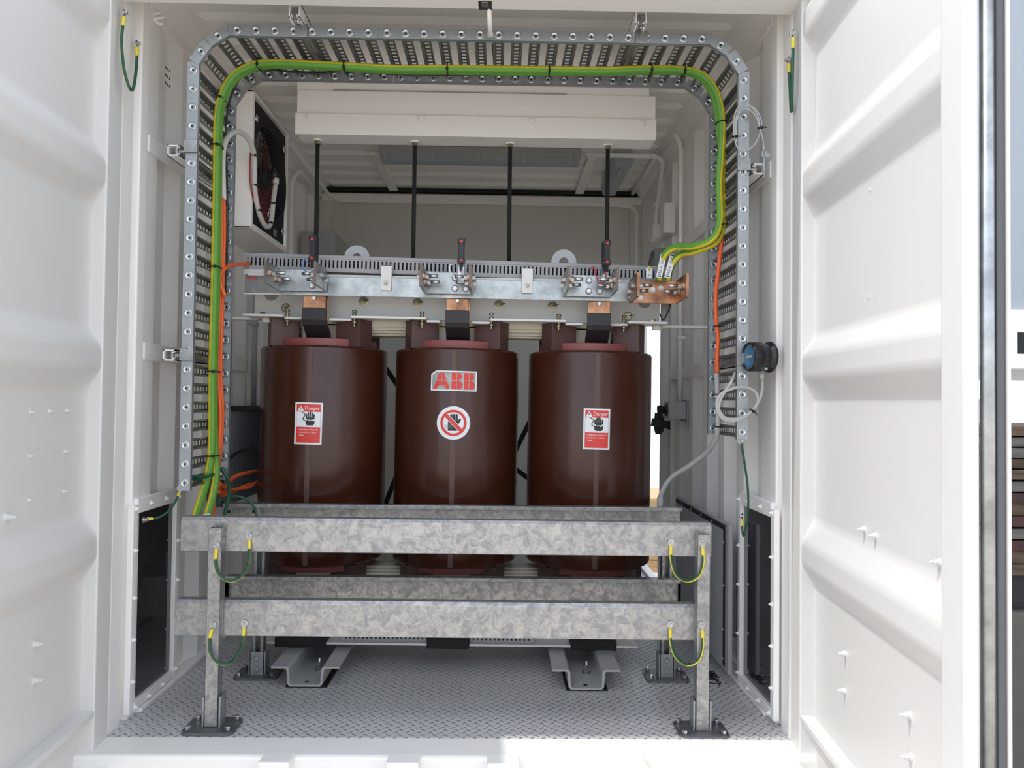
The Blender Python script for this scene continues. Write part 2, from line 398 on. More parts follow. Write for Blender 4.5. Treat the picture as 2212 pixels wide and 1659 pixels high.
# rounded frame tube of the side doorway at the back right
b = MB().cyl((XR+0.036, 4.72, 0.0), (XR+0.036, 4.72, 2.10), 0.046, n=28); st('trim_10', b, 'white', 0, 'white round-edged post of the side doorway at back right', 'post')
# ------------------------------------------------------------------ container doors
def door(name, hx, hy, dx, sgn, label, screws, gap_label):
    d = Vector((dx, -1, 0)).normalized(); nrm = Vector((-d.y*sgn, d.x*sgn, 0))
    if nrm.x*sgn > 0: nrm = -nrm
    h = Vector((hx, hy, 0))
    P = lambda u, w_, z: h+d*u+nrm*w_+Vector((0, 0, z))
    root = thing(name, label, 'door', h+Vector((0, 0, -0.12)), None, 'structure')
    def bx(b, u0, u1, w0, w1, z0, z1, mi=0):
        b.obox(P((u0+u1)/2, (w0+w1)/2, (z0+z1)/2), d*(u1-u0)/2, nrm*(w1-w0)/2, Vector((0, 0, (z1-z0)/2)), mi)
    L, T = 1.135, -0.055
    b = MB(); bx(b, 0, 0.10, T, 0, -0.12, 2.60); b.build('hinge_stile', 'white_darkened', root, 0.005)
    b = MB(); bx(b, L-0.10, L, T+0.024, 0, -0.12, 2.60); b.build('lock_stile', 'white_darkened', root, 0.010, 4)
    b = MB(); bx(b, 0.10, L-0.10, T, 0, 2.555, 2.60); b.build('top_rail', 'white_darkened', root, 0.004)
    b = MB(); bx(b, 0.10, L-0.10, T, 0, -0.12, -0.06); b.build('bottom_rail', 'white_darkened', root, 0.004)
    b = MB(); bx(b, 0.10, L-0.10, -0.047, 0, 0.108, 0.127); b.build('ledge', 'white_darkened', root, 0.003)
    ribs = [(0.555, 0.625, 0.70, 0.775), (1.18, 1.25, 1.325, 1.39), (1.79, 1.865, 1.945, 2.01), (2.34, 2.41, 2.49, 2.555)]
    pr = [(-0.06, -0.045)]
    for a, e, i, o in ribs: pr += [(a, -0.045), (e, -0.004), (i, -0.004), (o, -0.045)]
    def rnd(pr):                                # soften the pressed folds
        out = [pr[0]]
        for k in range(1, len(pr)-1):
            p, q, r_ = Vector(pr[k-1]), Vector(pr[k]), Vector(pr[k+1])
            a = q+(p-q).normalized()*min(0.014, (p-q).length*0.4); c = q+(r_-q).normalized()*min(0.014, (r_-q).length*0.4)
            out += [tuple(a), tuple((a+q*2+c)/4), tuple(c)]
        return out+[pr[-1]]
    pr = rnd(pr); v = []; f = []
    for z, w_ in pr: v += [P(0.098, w_, z), P(L-0.098, w_, z), P(0.098, w_-0.004, z), P(L-0.098, w_-0.004, z)]
    for i in range(len(pr)-1):
        o = i*4; f += [(o, o+1, o+5, o+4), (o+2, o+6, o+7, o+3)]
    b = MB().add(v, f, 0, True); b.s = [(Vector(pr[i//2+1])-Vector(pr[i//2])).length < 0.02 for i in range(len(f))]; b.build('pressed_panel', 'white_darkened', root)
    b = MB()                                    # added strip to block sun through the hinge gap; openings pass light spots
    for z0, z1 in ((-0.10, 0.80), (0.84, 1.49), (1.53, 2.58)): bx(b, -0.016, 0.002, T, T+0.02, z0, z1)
    b.build('hinge_sun_block', 'white_darkened', root)
    if sgn > 0:
        lr = MB().cyl(P(L-0.012, -0.050, -0.12), P(L-0.012, -0.050, 2.60), 0.0135, n=18); lr.build('lock_rod', 'tin', root)
        b = MB(); bx(b, L-0.06, L-0.004, -0.080, -0.064, -0.12, 2.60); b.build('gasket', 'gasket', root, 0.004)
        b = MB(); bx(b, L-0.05, L+0.002, -0.088, -0.083, -0.12, 2.60); b.build('seal_lip', 'white', root, 0.002)
    else:
        b = MB(); bx(b, L-0.06, L-0.004, -0.080, -0.055, -0.12, 2.60); b.build('gasket', 'gasket', root, 0.004)
    # screw ends poking through the panel: where the photo's ray meets the panel
    M3 = CM.to_3x3(); o0 = P(0, -0.045, 0)
    for px, py, s in screws:
        r_ = M3 @ Vector(((px-W_PX/2)/F_PX, -(py-H_PX/2)/F_PX, -1.0)); eye = Vector((0, 0, CAM_Z))
        p = eye+r_*((o0-eye).dot(nrm)/r_.dot(nrm))
        b = MB().lathe(p-nrm*0.004, nrm, [(0, 0.011*s), (0.006, 0.010*s), (0.007, 0.0075*s), (0.016*s, 0.0075*s), (0.017*s, 0.004*s), (0.027*s, 0.0035*s), (0.028*s, 0.001)], 10, 0, False)
        b.build('screw', 'white_darkened', root)
    return root, P
door('door_1', -1.324, 2.606, 0.0525, -1, 'white corrugated container door swung open on the left',
     [(66, 890, .6), (106, 888, .6), (143, 887, .6), (64, 985, .6), (140, 975, .6), (62, 1080, .6), (137, 1062, .6), (13, 1117, 1.1), (75, 1391, 1), (74, 1470, 1)], '')
door('door_2', 1.019, 2.606, -0.085, 1, 'white corrugated container door swung open on the right with galvanised lock rod',
     [(1880, 410, .4), (1877, 641, .4), (1868, 1143, .9), (1892, 1157, .9), (2030, 1215, .95), (1827, 1412, .95), (1825, 1492, .95), (1966, 1545, 1.05), (1968, 1635, 1.05)], '')
# ------------------------------------------------------------------ dark inspection panes low in both walls
def window(name, xi, sx, y0, y1, z0, z1, label):
    root = thing(name, label, 'window', (xi, (y0+y1)/2, z0), None, 'structure')
    fw = 0.034; t = 0.012
    def bx(b, x0, x1, *a): return b.box(min(x0, x1), max(x0, x1), *a)
    b = MB(); bx(b, xi+sx*0.01, xi-sx*t, y0-fw, y0, z0-fw, z1+fw); bx(b, xi+sx*0.01, xi-sx*t, y1, y1+fw, z0-fw, z1+fw)
    bx(b, xi+sx*0.01, xi-sx*t, y0, y1, z1, z1+fw+0.02); bx(b, xi+sx*0.01, xi-sx*t, y0, y1, z0-fw, z0)
    b.build('window_frame', 'white', root, 0.003)
    b = MB(); bx(b, xi+sx*0.012, xi+sx*0.004, y0-0.005, y1+0.005, z0-0.005, z1+0.005); b.build('pane', 'pane', root)
    sp = [(y0-fw/2, z) for z in (z0+0.08, z0+0.23, z0+0.38, z0+0.55, z1+0.02)]+[(y1+fw/2, z) for z in (z0, z0+0.16, z0+0.36, z0+0.52, z1+0.02)]
    sp += [(y0+(y1-y0)*q, z1+0.026) for q in (0.3, 0.7)]+[(y0+(y1-y0)*q, z0-0.02) for q in (0.02, 0.35, 0.7)]
    for y, z in sp:
        MB().lathe((xi-sx*t, y, z), (-sx, 0, 0), [(0, 0.0085), (0.0025, 0.0085), (0.003, 0.0062), (0.007, 0.0062), (0.008, 0.0036), (0.012, 0.003)], 8, 0, False).build('screw', 'white', root)
window('window_1', XL+0.008, -1, 2.757, 3.083, 0.055, 0.735, 'dark tinted inspection pane in white frame at the foot of left wall')
window('window_2', XR-0.014, 1, 2.735, 3.08, 0.055, 0.745, 'dark tinted inspection pane in white frame at the foot of right wall')
# ------------------------------------------------------------------ cable ladder arching over the transformer
LY0, LY1 = 2.75, 3.13
def xz(px, py): p = at(px, py, LY0); return Vector((p.x, 0, p.z))
lad_path = [xz(397, 1060), xz(414, 126), xz(438, 89), xz(481, 63+7), xz(1538, 80), xz(1580, 99), xz(1606, 141), xz(1601, 949)]
lad_path[1].x = lad_path[0].x = -1.142; lad_path[6].x = lad_path[7].x = 0.893
lad_path[3].z = lad_path[4].z = (lad_path[3].z+lad_path[4].z)/2
lad_path[2] = Vector((-1.142+0.052, 0, lad_path[3].z-0.047)); lad_path[5] = Vector((0.893-0.052, 0, lad_path[3].z-0.047))
lad_path[1].z = lad_path[6].z = lad_path[3].z-0.125; lad_path[3].x = -1.142+0.125; lad_path[4].x = 0.893-0.125
ladder = thing('cable_ladder', 'perforated galvanised cable ladder arching over and down both sides of the transformer', 'cable ladder', (-0.12, LY0, lad_path[7].z-0.21))
HW = 0.0205
def side_plate(p, q, y, back, nm, rivets, ext0=0.0, ext1=0.0):
    t = (q-p).normalized(); nrm = Vector((-t.z, 0, t.x))          # in the ladder plane
    p = p-t*ext0; q = q+t*ext1; c = (p+q)/2; L = (q-p).length/2
    b = MB(); s = 1 if back else -1
    b.obox(Vector((c.x, y, c.z)), t*L, nrm*HW, Vector((0, 0.0015, 0)))
    for k in (-1, 1):
        cc = c+nrm*k*(HW-0.001)
        b.obox(Vector((cc.x, y+0.008, cc.z)), t*L, nrm*0.001, Vector((0, 0.008, 0)))
    for r_ in rivets:
        pp = Vector((r_.x, y-0.0015, r_.z)); f = Vector((0, -1, 0))
        b.lathe(pp, f, [(0, 0.0155), (0.0008, 0.0155), (0.003, 0.012), (0.003, 0.0105), (0.0012, 0.0095), (0.0012, 0.004)], 16, 2, True)
        b.lathe(pp-f*0.0002, f, [(0, 0.0042), (0.0018, 0.0042)], 10, 1, False)
    return b.build(nm, ['rail', 'signblack', 'rivet'], ladder)
def along(p, q, n, a, c): return [p+(q-p)*(a+(c-a)*i/(n-1)) for i in range(n)]
A = lad_path; PITCH_R = 0.0688
def run(p, q):
    L = (q-p).length; n = int((L-0.03)/PITCH_R)+1; t = (q-p).normalized(); m0 = (L-(n-1)*PITCH_R)/2
    return [p+t*(m0+i*PITCH_R) for i in range(n)]
runL, runT, runR = run(A[0], A[1]), run(A[3], A[4]), run(A[6], A[7])
cor = [A[1]+(A[2]-A[1])*0.55, A[2]+(A[3]-A[2])*0.5, A[4]+(A[5]-A[4])*0.5, A[5]+(A[6]-A[5])*0.45]
for y, back in ((LY0, 0), (LY1, 1)):
    side_plate(A[0], A[1], y, back, 'side_rail', runL, 0, 0.004)
    for i, k in ((1, 0), (2, 1), (4, 2), (5, 3)): side_plate(A[i], A[i+1], y-0.003, back, 'corner_piece', [cor[k]], -0.004, -0.004)
    mid = A[3]+(A[4]-A[3])*0.31
    side_plate(A[3], mid, y, back, 'side_rail', [r_ for r_ in runT if r_.x < mid.x-0.01], 0.004, -0.001)
    side_plate(mid, A[4], y-0.001, back, 'side_rail', [r_ for r_ in runT if r_.x > mid.x+0.01], -0.001, 0.004)
    side_plate(A[6], A[7], y, back, 'side_rail', runR, 0.004, 0)
# one slotted rung, copied along the arch
def rung_mesh():
    b = MB(); y0, y1 = LY0+0.004, LY1-0.002; n = 13; pit = (y1-y0)/n; hw, hh = 0.0085, pit*0.29; T = 0.0015
    def q(t0, t1, ya, yb, n0=0.0):                                # web strips around the holes, radial coordinate = z here
        b.box(t0, t1, ya-y0, yb-y0, n0-T/2, n0+T/2)
    q(-0.0130, -hw, y0, y1); q(hw, 0.0130, y0, y1)
    for i in range(n+1):
        ya = y0 if i == 0 else y0+pit*(i-0.5)+hh; yb = y1 if i == n else y0+pit*(i+0.5)-hh
        q(-hw, hw, ya, yb)
    for s in (-1, 1):
        pr = [(s*0.0130, -0.0008), (s*0.0165, 0.017), (s*0.0215, 0.017), (s*0.0215, 0.0185), (s*0.0152, 0.0185), (s*0.0115, 0.0008)]
        b.prism([(x, 0, z) for x, z in pr], (0, y1-y0, 0))
    me = bpy.data.meshes.new('rung'); me.from_pydata(b.v, [], b.f); me.materials.append(M['rung'])
    return me
rung_me = rung_mesh()
CEN = Vector((-0.125, 0, 1.2))
def add_rung(p, t):
    t = t.normalized(); inn = Vector((-t.z, 0, t.x))
    if inn.dot(CEN-p) < 0: inn = -inn; 
    o = bpy.data.objects.new('rung', rung_me); C.objects.link(o); o.parent = ladder
    y = Vector((0, 1, 0)); x = y.cross(inn)
    mt = Matrix((x, y, inn)).transposed().to_4x4(); mt.translation = Vector((p.x, LY0+0.004, p.z))-inn*0.014-WLOC[ladder.name]
    o.matrix_local = mt
for rr, p, q in ((runL, A[0], A[1]), (runT, A[3], A[4]), (runR, A[6], A[7])):
    for r_ in rr: add_rung(r_, q-p)
for k, i in enumerate((1, 2, 4, 5)): add_rung(cor[k], A[i+1]-A[i])
# ------------------------------------------------------------------ strut channels with clamps that hold the ladder
def strut(cx, cz, y0, y1, wid, dep, open_dir, label, clamp_at):
    """C channel running along Y; open_dir = +-X or -Z unit vector towards its slot"""
    root = thing('strut_channel', label, 'strut', (cx, y0, cz), 'strut channels behind the cable ladder')
    od = Vector(open_dir); sd_ = Vector((od.z, 0, -od.x)); t = 0.0025; b = MB(); mid = Vector((cx, (y0+y1)/2, cz)); hy = Vector((0, (y1-y0)/2, 0))
    b.obox(mid-od*(dep/2-t), sd_*wid/2, od*t, hy)
    for s in (-1, 1):
        b.obox(mid+sd_*s*(wid/2-t), sd_*t, od*dep/2, hy)
        b.obox(mid+sd_*s*(wid*0.37)+od*(dep/2-t), sd_*wid*0.13, od*t, hy)
        b.obox(mid+sd_*s*(wid*0.25)+od*(dep/2-0.006), sd_*t*0.8, od*0.006, hy)
    b.build('channel', 'white', root)
    c = Vector(clamp_at); nb = MB()
    p0 = mid+od*(dep/2-0.004); p0.y = y0+0.012
    nb.cyl(Vector((cx, y0+0.012, cz))-od*dep*0.25, Vector((c.x, y0+0.012, c.z))-od*0.008, 0.0055, n=10)
    for q in (0.30, 0.62): nb.lathe(Vector((cx, y0+0.012, cz)).lerp(Vector((c.x, y0+0.012, c.z)), q)-od*0.006, od, [(0, 0.011), (0.010, 0.011)], 6, 0, False)
    nb.obox(Vector((cx, y0+0.012, cz))+od*dep*0.22, sd_*wid*0.42, od*0.004, Vector((0, 0.010, 0)))
    nb.build('bolt', 'zinc', root)
    k = MB(); k.obox(c+Vector((0, -0.006, 0)), sd_*0.0225, od*0.024, Vector((0, 0.0015, 0)))
    k.obox(c-od*0.0225+Vector((0, 0.010, 0)), sd_*0.0225, od*0.0015, Vector((0, 0.016, 0)))
    k.build('clamp_plate', 'tin', root, 0.001)
    return root
topz = A[3].z
for px, lab in ((637, 'white strut channel under the roof holding the ladder, left of the two'), (1384, 'white strut channel under the roof holding the ladder, right of the two')):
    x = at(px, 60, 2.70).x
    strut(x, 2.562, 2.69, 3.25, 0.041, 0.055, (0, 0, -1), lab, (x+0.012, LY0-0.004, topz+0.0))
for s, z, lab in ((-1, 2.078, 'white strut channel clamped to the ladder high on left wall'), (-1, 1.315, 'white strut channel clamped to the ladder at mid height on left wall'),
                  (1, 2.045, 'white strut channel clamped to the ladder high on right wall'), (1, 1.325, 'white strut channel on right wall behind the round gauge')):
    x = (XL+0.105) if s < 0 else (XR-0.058)
    cx = A[0].x if s < 0 else A[6].x
    strut(x, z, 2.79, 3.25, 0.041, 0.046, (-s, 0, 0), lab, (cx, LY0-0.004, z))
for s, z, y0, y1, lab in ((-1, 2.11, 2.803, 3.55, 'white flat wall bar high on the left wall behind the ladder'), (-1, 1.33, 2.803, 4.8, 'white flat wall bar at mid height of left wall'),
                          (1, 2.05, 2.803, 4.47, 'white flat wall bar high on the right wall'), (1, 1.33, 2.803, 4.47, 'white flat wall bar at mid height of right wall')):
    xi = XL if s < 0 else XR; x0, x1 = (xi-0.002, xi+0.008) if s < 0 else (xi-0.008, xi+0.002)
    tag(MB().box(x0, x1, y0, y1, z-0.033, z+0.033).build('wall_bar', 'white', None, 0.004), lab, 'bar', 'flat bars along the walls')
# ------------------------------------------------------------------ cables on the ladder
GY = ['green', 'yellow']
def gy_cols(n, w=0.2):                                              # two yellow stripes on a green sheath
    return [1 if (k % (n//2)) < max(1, round(n*w/1.0)) else 0 for k in range(n)]
def cable(name, pts, r, mats, label, cat, cols=None, n=16, k=6, group=None, up=None):
    b = MB().tube(spline(pts, k), r, n, 0, False, up, cols); o = b.build(name, mats)
    return tag(o, label, cat, group)
def pz(lst, y): return [at(p[0], p[1], p[2] if len(p) > 2 else y) for p in lst]
ca = pz([(418, 1135, 2.92), (424, 1110, 2.925), (440, 1060, 2.935), (452, 1010), (457, 955), (458, 800), (463, 600), (467, 400), (469, 262), (479, 208), (502, 166), (545, 141), (600, 136), (700, 140),
         (850, 148), (960, 148), (1080, 150), (1200, 151), (1300, 152), (1400, 149), (1478, 151), (1518, 163), (1543, 192), (1556, 232), (1560, 280), (1557, 340), (1553, 400), (1555, 450), (1554, 482), (1540, 515), (1500, 532, 3.0), (1462, 533, 3.08), (1438, 548, 3.12), (1428, 575, 3.15), (1424, 606, 3.16)], 2.945)
cb = pz([(444, 1140, 2.94), (449, 1110, 2.945), (462, 1060, 2.96), (467, 1015), (463, 960), (462, 890), (462, 800), (468, 600), (471, 400), (474, 266), (484, 214), (506, 173), (548, 147), (603, 141), (700, 144),
         (850, 152), (960, 153), (1080, 155), (1200, 156), (1300, 156), (1400, 154), (1474, 155), (1512, 167), (1537, 196), (1549, 236), (1554, 284), (1561, 340), (1559, 400), (1561, 452), (1560, 492), (1545, 524), (1500, 543, 3.03), (1475, 548, 3.10), (1458, 562, 3.13), (1446, 585, 3.15), (1443, 606, 3.16)], 2.979)
gcol = [1 if k in (5, 6, 7, 13, 14, 15) else 0 for k in range(16)]
sh = lambda c, d: c[d:]+c[:d]
cable('earth_cable', ca, 0.0148, GY, 'thick green and yellow earth cable along the ladder, nearer one of the pair', 'cable', gcol, 16, 6, 'earth cables over the ladder')
cable('earth_cable', cb, 0.0148, GY, 'thick green and yellow earth cable along the ladder, rear one of the pair', 'cable', gcol, 16, 6, 'earth cables over the ladder')
cable('orange_cable', pz([(479, 428), (479, 500), (476, 600), (473, 700), (470, 800), (476, 890), (473, 960), (466, 1030), (462, 1075), (456, 1150)], 3.01), 0.0085, 'orange', 'orange cable running straight down the left ladder beside the green ones', 'cable')
cable('orange_cable', pz([(483, 428), (484, 500), (481, 600), (479, 700), (476, 800), (480, 880), (477, 960), (470, 1020, 3.04), (475, 1058, 3.10), (495, 1064, 3.25), (530, 1050, 3.42), (566, 1040, 3.55)], 3.028), 0.0085, 'orange', 'orange cable down the left ladder that turns right behind the transformer', 'cable')
cable('orange_cable', pz([(486, 640), (477, 615), (476, 596), (486, 580, 3.03), (505, 572, 3.12), (540, 570, 3.28)], 3.0), 0.0085, 'orange', 'short orange cable branching from the left ladder into the slotted duct', 'cable')
cable('orange_cable', pz([(474, 1045, 3.05), (488, 1052, 3.15), (500, 1035, 3.25), (520, 1025, 3.36), (566, 1015, 3.6)], 3.0), 0.0085, 'orange', 'dim orange cable passing behind left coil, upper one', 'cable')
cable('orange_cable', pz([(472, 1062, 3.05), (485, 1072, 3.15), (500, 1058, 3.25), (540, 1052, 3.4), (566, 1030, 3.6)], 3.0), 0.006, 'orange', 'thin dim orange cable passing behind left coil, lowest one', 'cable')
cable('orange_cable', pz([(1562, 490, 2.98), (1556, 545), (1551, 590), (1546, 640), (1547, 690), (1551, 730), (1549, 770), (1549, 806)], 2.985), 0.009, 'orange', 'single orange cable hanging down the right ladder', 'cable')
cable('black_cable', pz([(488, 640), (491, 480), (489, 330), (489, 260), (500, 205), (517, 172), (540, 156), (580, 151), (640, 156), (690, 159), (745, 153), (850, 160), (960, 162), (1040, 162), (1066, 158), (1067, 130), (1064, 95)], 3.06), 0.0042, 'black', 'thin black cable looping along under the earth cables at top left', 'cable')
cable('dark_green_cable', pz([(478, 1010), (490, 1030, 3.02), (496, 1060, 3.05), (488, 1100, 3.05), (474, 1180, 3.05)], 3.02), 0.0075, 'dgreen', 'dark green cable dropping behind the left front rail', 'cable')
cable('dark_green_cable', pz([(462, 1095), (478, 1080, 3.06), (502, 1072, 3.1), (525, 1075, 3.12), (546, 1090, 3.12), (556, 1120, 3.12)], 3.05), 0.005, 'dgreen', 'thin dark green cable arching above the left end of back rail', 'cable')
# black ties: (pixel, depth, radius, direction of the cable)
def tie(px, py, y, r, ax, lab, grp='black cable ties on the ladder cables'):
    p = at(px, py, y); a, u, v = MB().frame(ax)
    pts = [p+(u*math.cos(t)*r[0]+v*math.sin(t)*r[1]) for t in [2*math.pi*i/22 for i in range(22)]]
    b = MB().tube(pts, 0.0026, 6, 0, True)
    fr = u if u.y < 0 else -u; dn = v if (v.z < -0.3 or (abs(v.z) <= 0.3 and v.x > 0)) else -v
    hp = p+fr*(r[0]*0.93)+dn*(r[1]*0.55)
    b.obox(hp, fr*0.0035, dn*0.0045, Vector(a)*0.0045); b.obox(hp+dn*0.009+fr*0.002, fr*0.001, dn*0.008, Vector(a)*0.0018)
    return tag(b.build('cable_tie', 'matblack'), lab, 'cable tie', grp)
Zx, Xx, Dg = (0, 0, 1), (1, 0, 0), (1, 0, 1)
yy = 2.962
for px, py, ax, r, lab in (
    (475, 213, (0.35, 0, 1), (.036, .021), 'on the green cables just below the top left bend'), (469, 317, Zx, (.036, .021), 'on the left green cables level with the fan'),
    (465, 578, Zx, (.036, .021), 'on the left cables where orange one branches off'), (461, 803, Zx, (.038, .024), 'around green and orange cables below the lower left strut'),
    (460, 984, Zx, (.036, .021), 'lowest on the left green cables above their split'),
    (561, 139, Xx, (.036, .021), 'on the top cables nearest the left bend'), (746, 146, Xx, (.036, .021), 'on the top cables above the left half of white beam'),
    (967, 150, Xx, (.036, .021), 'on the top cables at their lowest sag near centre'), (1186, 154, Xx, (.036, .021), 'on the top cables right of centre'),
    (1405, 152, Xx, (.036, .021), 'on the top cables below the right roof strut'), (1476, 153, Xx, (.036, .021), 'on the top cables nearest the right bend'),
    (1558, 267, Zx, (.036, .021), 'on the right green cables just below the bend'), (1560, 488, Zx, (.036, .021), 'on the right green cables where they swing to the terminal'),
    (1549, 705, Zx, (.012, .012), 'on the orange cable of the right ladder')):
    tie(px, py, yy if px != 1549 else 2.985, r, ax, 'black cable tie '+lab)

c = at(449, 1112, 2.925); mk = thing('cable_marker', 'white cable marker on the right-hand green cable above the front rail', 'cable marker', c-Vector((0, 0, 0.03)), 'white cable markers on the earth cables')
MB().obox(c-Vector((0, 0, 0.022)), (0.0135, 0, 0.002), (0, 0.0012, 0), (-0.004, 0, 0.026)).build('tag', 'signwhite', mk, 0.001); MB().obox(c-Vector((0, 0.0018, 0.002)), (0.009, 0, 0.001), (0, 0.0006, 0), (0, 0, 0.0024)).build('slot', 'signblack', mk)
for k, dz in ((0, 0.0), (1, 0.006)):
    q = at(418+k*14, 1034-k*4, 2.85); pts = [q+Vector((x, y_, z_)) for x, y_, z_ in ((-0.03, -0.06, -0.004), (-0.012, -0.02, 0.004), (0.006, 0.02, -0.004), (0.024, 0.07, 0.002))]
    cable('dark_green_cable', pts, 0.0062, 'dgreen', ('dark green lead tied under the lowest left rung, outer one', 'dark green lead tied under the lowest left rung, inner one')[k], 'cable')
# ------------------------------------------------------------------ the dry transformer
TX, TY = -0.200, 3.52                           # axis of the middle coil
CP, CR = 0.620, 0.2865                          # coil pitch and radius
CZ0, CZ1 = 0.431, 1.388
CXS = [TX-CP, TX, TX+CP]
T = thing('transformer', 'three-coil dry-type transformer with brown resin coils standing on two grey channels', 'transformer', (TX, TY, 0.085))
# core
b = MB()
for dy, dz in ((0.11, 0.0), (0.095, 0.014), (0.075, 0.026), (0.05, 0.036)):
    b.box(CXS[0]-0.12, CXS[2]+0.12, TY-dy, TY+dy, 1.452-dz+0.036, 1.67+dz*0.5)
    b.box(CXS[0]-0.12, CXS[2]+0.12, TY-dy, TY+dy, 0.165-dz*0.3, 0.36+dz)
for x in CXS: b.box(x-0.085, x+0.085, TY-0.11, TY+0.11, 0.36, 1.5)
b.build('core', 'cream', T, 0.003)
def coil(x):
    b = MB(); r = CR; e = 0.012
    b.lathe((x, TY, CZ0), (0, 0, 1), [(0, 0.235), (0, r-e), (0.004, r-0.004), (e, r), (CZ1-CZ0-e, r), (CZ1-CZ0-0.004, r-0.004), (CZ1-CZ0, r-e), (CZ1-CZ0, 0.235)], 96)
    o = b.build('coil', 'brown', T)
    b = MB(); v = []; hw = 0.0105
    for z in (CZ0+0.012, CZ1-0.012):
        for a in (-hw, 0, hw): v.append(cyl_pt(x, a, z, 0.0012))
    b.add(v, [(0, 1, 4, 3), (1, 2, 5, 4)]); b.build('seam', 'seam', o)
    return o
def cyl_pt(x, a, z, off, r=CR): t = a/r; return Vector((x+(r+off)*math.sin(t), TY-(r+off)*math.cos(t), z))
for i, x in enumerate(CXS):
    coil(x)
    for z0, z1 in ((CZ1-0.02, 1.424), (0.398, CZ0+0.02)):
        MB().lathe((x, TY, z0), (0, 0, 1), [(0, 0.19), (0, 0.234), (z1-z0, 0.234), (z1-z0, 0.19)], 64).build('ring', 'pink', T, 0.003)
    for sx in (-1, 1):
        for sy in (-1, 1):
            for z0, z1 in ((CZ1, 1.512), (0.30, CZ0)):
                a = R(24)*sx*sy; c = Vector((x+sx*0.158, TY+sy*0.135, (z0+z1)/2))
                u = Vector((math.cos(a), math.sin(a), 0)); v_ = Vector((-math.sin(a), math.cos(a), 0))
                pr = [c+u*(-0.062)+v_*(-0.05), c+u*0.062+v_*(-0.05), c+u*0.062+v_*0.05, c+u*(-0.062)+v_*0.05]
                b = MB().prism([p-Vector((0, 0, (z1-z0)/2)) for p in pr], (0, 0, z1-z0))
                b.build('support_block', 'block', T, 0.003)
# top clamp: channel web, stepped flange, bolts
xa, xb = -1.117, 0.722
b = MB().box(xa, xb, 3.40, 3.408, 1.522, 1.725); b.box(xa, xb, 3.408, 3.44, 1.717, 1.725)
b.box(CXS[0]-0.12, CXS[2]+0.12, 3.632, 3.64, 1.52, 1.725)
b.build('top_clamp', 'trafo_white', T, 0.002)
for hx in (xa+0.075, xb-0.07):
    MB().lathe((hx, 3.3995, 1.625), (0, -1, 0), [(0, 0.030), (0.0006, 0.030)], 28, 0, False).build('web_hole', 'midgrey', T)
def flange_seg(px0, px1, zoff, y0):
    x0, x1 = at(px0, 690, y0).x, at(px1, 690, y0).x
    return (x0, x1)
b = MB()
segs = [(xa-0.012, -0.955, 0.0), (-0.955, -0.88, -0.008), (-0.76, -0.66, -0.010), (-0.66, -0.33, 0.0), (-0.33, -0.27, -0.010), (-0.13, -0.05, -0.012), (-0.05, 0.285, 0.0), (0.285, 0.36, -0.010), (0.48, 0.56, -0.010), (0.56, xb+0.012, 0.0)]
for x0, x1, dz in segs:
    b.box(x0, x1, 3.285 if dz == 0 else 3.31, 3.404, 1.513+dz, 1.523+dz)
b.build('clamp_flange', 'trafo_white', T, 0.002)
for px, py in ((617, 667), (785, 652), (901, 655), (1077, 658), (1192, 660), (1355, 681)):
    p = at(px, py, 3.398); b = MB(); b.lathe(p, (0, -1, 0), [(0, 0.020), (0.003, 0.020), (0.004, 0.0155), (0.007, 0.0155)], 22, 0, False)
    b.lathe(p, (0, -1, 0), [(0.006, 0.0115), (0.016, 0.0115)], 6, 0, False); b.lathe(p, (0, -1, 0), [(0.016, 0.007), (0.028, 0.007)], 10, 0, False)
    bo = b.build('clamp_bolt', 'gold', T)
    MB().tube([p+Vector((0.0, -0.028, 0.0)), p+Vector((0.012, -0.029, 0.0)), p+Vector((0.027, -0.027, 0.004))], 0.0016, 6).build('paint_mark', 'matblack', bo)
for px, py in ((620, 687), (765, 688), (911, 690), (1061, 694), (1206, 696), (1347, 700)):
    p = at(px, py, 3.315); p.z = 1.523; b = MB()
    b.lathe(p, (0, 0, 1), [(-0.045, 0.0050), (0.028, 0.0050)], 10, 0, False)
    b.lathe(p, (0, 0, 1), [(0.0, 0.0115), (0.010, 0.0115)], 6); b.lathe(p, (0, 0, 1), [(0.016, 0.0115), (0.026, 0.0115)], 6)
    b.lathe(p, (0, 0, 1), [(-0.034, 0.0115), (-0.020, 0.0115)], 6); b.build('jack_bolt', 'gold', T)
for x in (xa+0.05, xb-0.04):
    MB().hexhead((x, 3.36, 1.523), (0, 0, 1), 0.0135, 0.014).build('flange_nut', 'gold', T)
    MB().lathe((x+0.02, 3.36, 1.512), (0, 0, -1), [(0, 0.024), (0.02, 0.022)], 14).build('corner_foot', 'trafo_white', T)
for x in (-0.698, 0.296):
    b = MB(); y = 3.60; prof = []
    for k in range(33):
        a = 2*math.pi*k/32; prof.append((math.cos(a), math.sin(a)))
    v = []
    for yy_ in (y-0.008, y+0.008):
        for rr in (0.022, 0.061):
            for c, s_ in prof[:-1]: v.append((x+c*rr, yy_, 1.835+s_*rr))
    f = []
    for k in range(32):
        j = (k+1) % 32; f += [(k, j, 32+j, 32+k), (64+k, 96+k, 96+j, 64+j), (32+k, 32+j, 96+j, 96+k), (k, 64+k, 64+j, j)]
    b.add(v, f); b.box(x-0.06, x+0.06, y-0.008, y+0.008, 1.70, 1.80); b.build('lifting_lug', 'lilac', T, 0.0015)
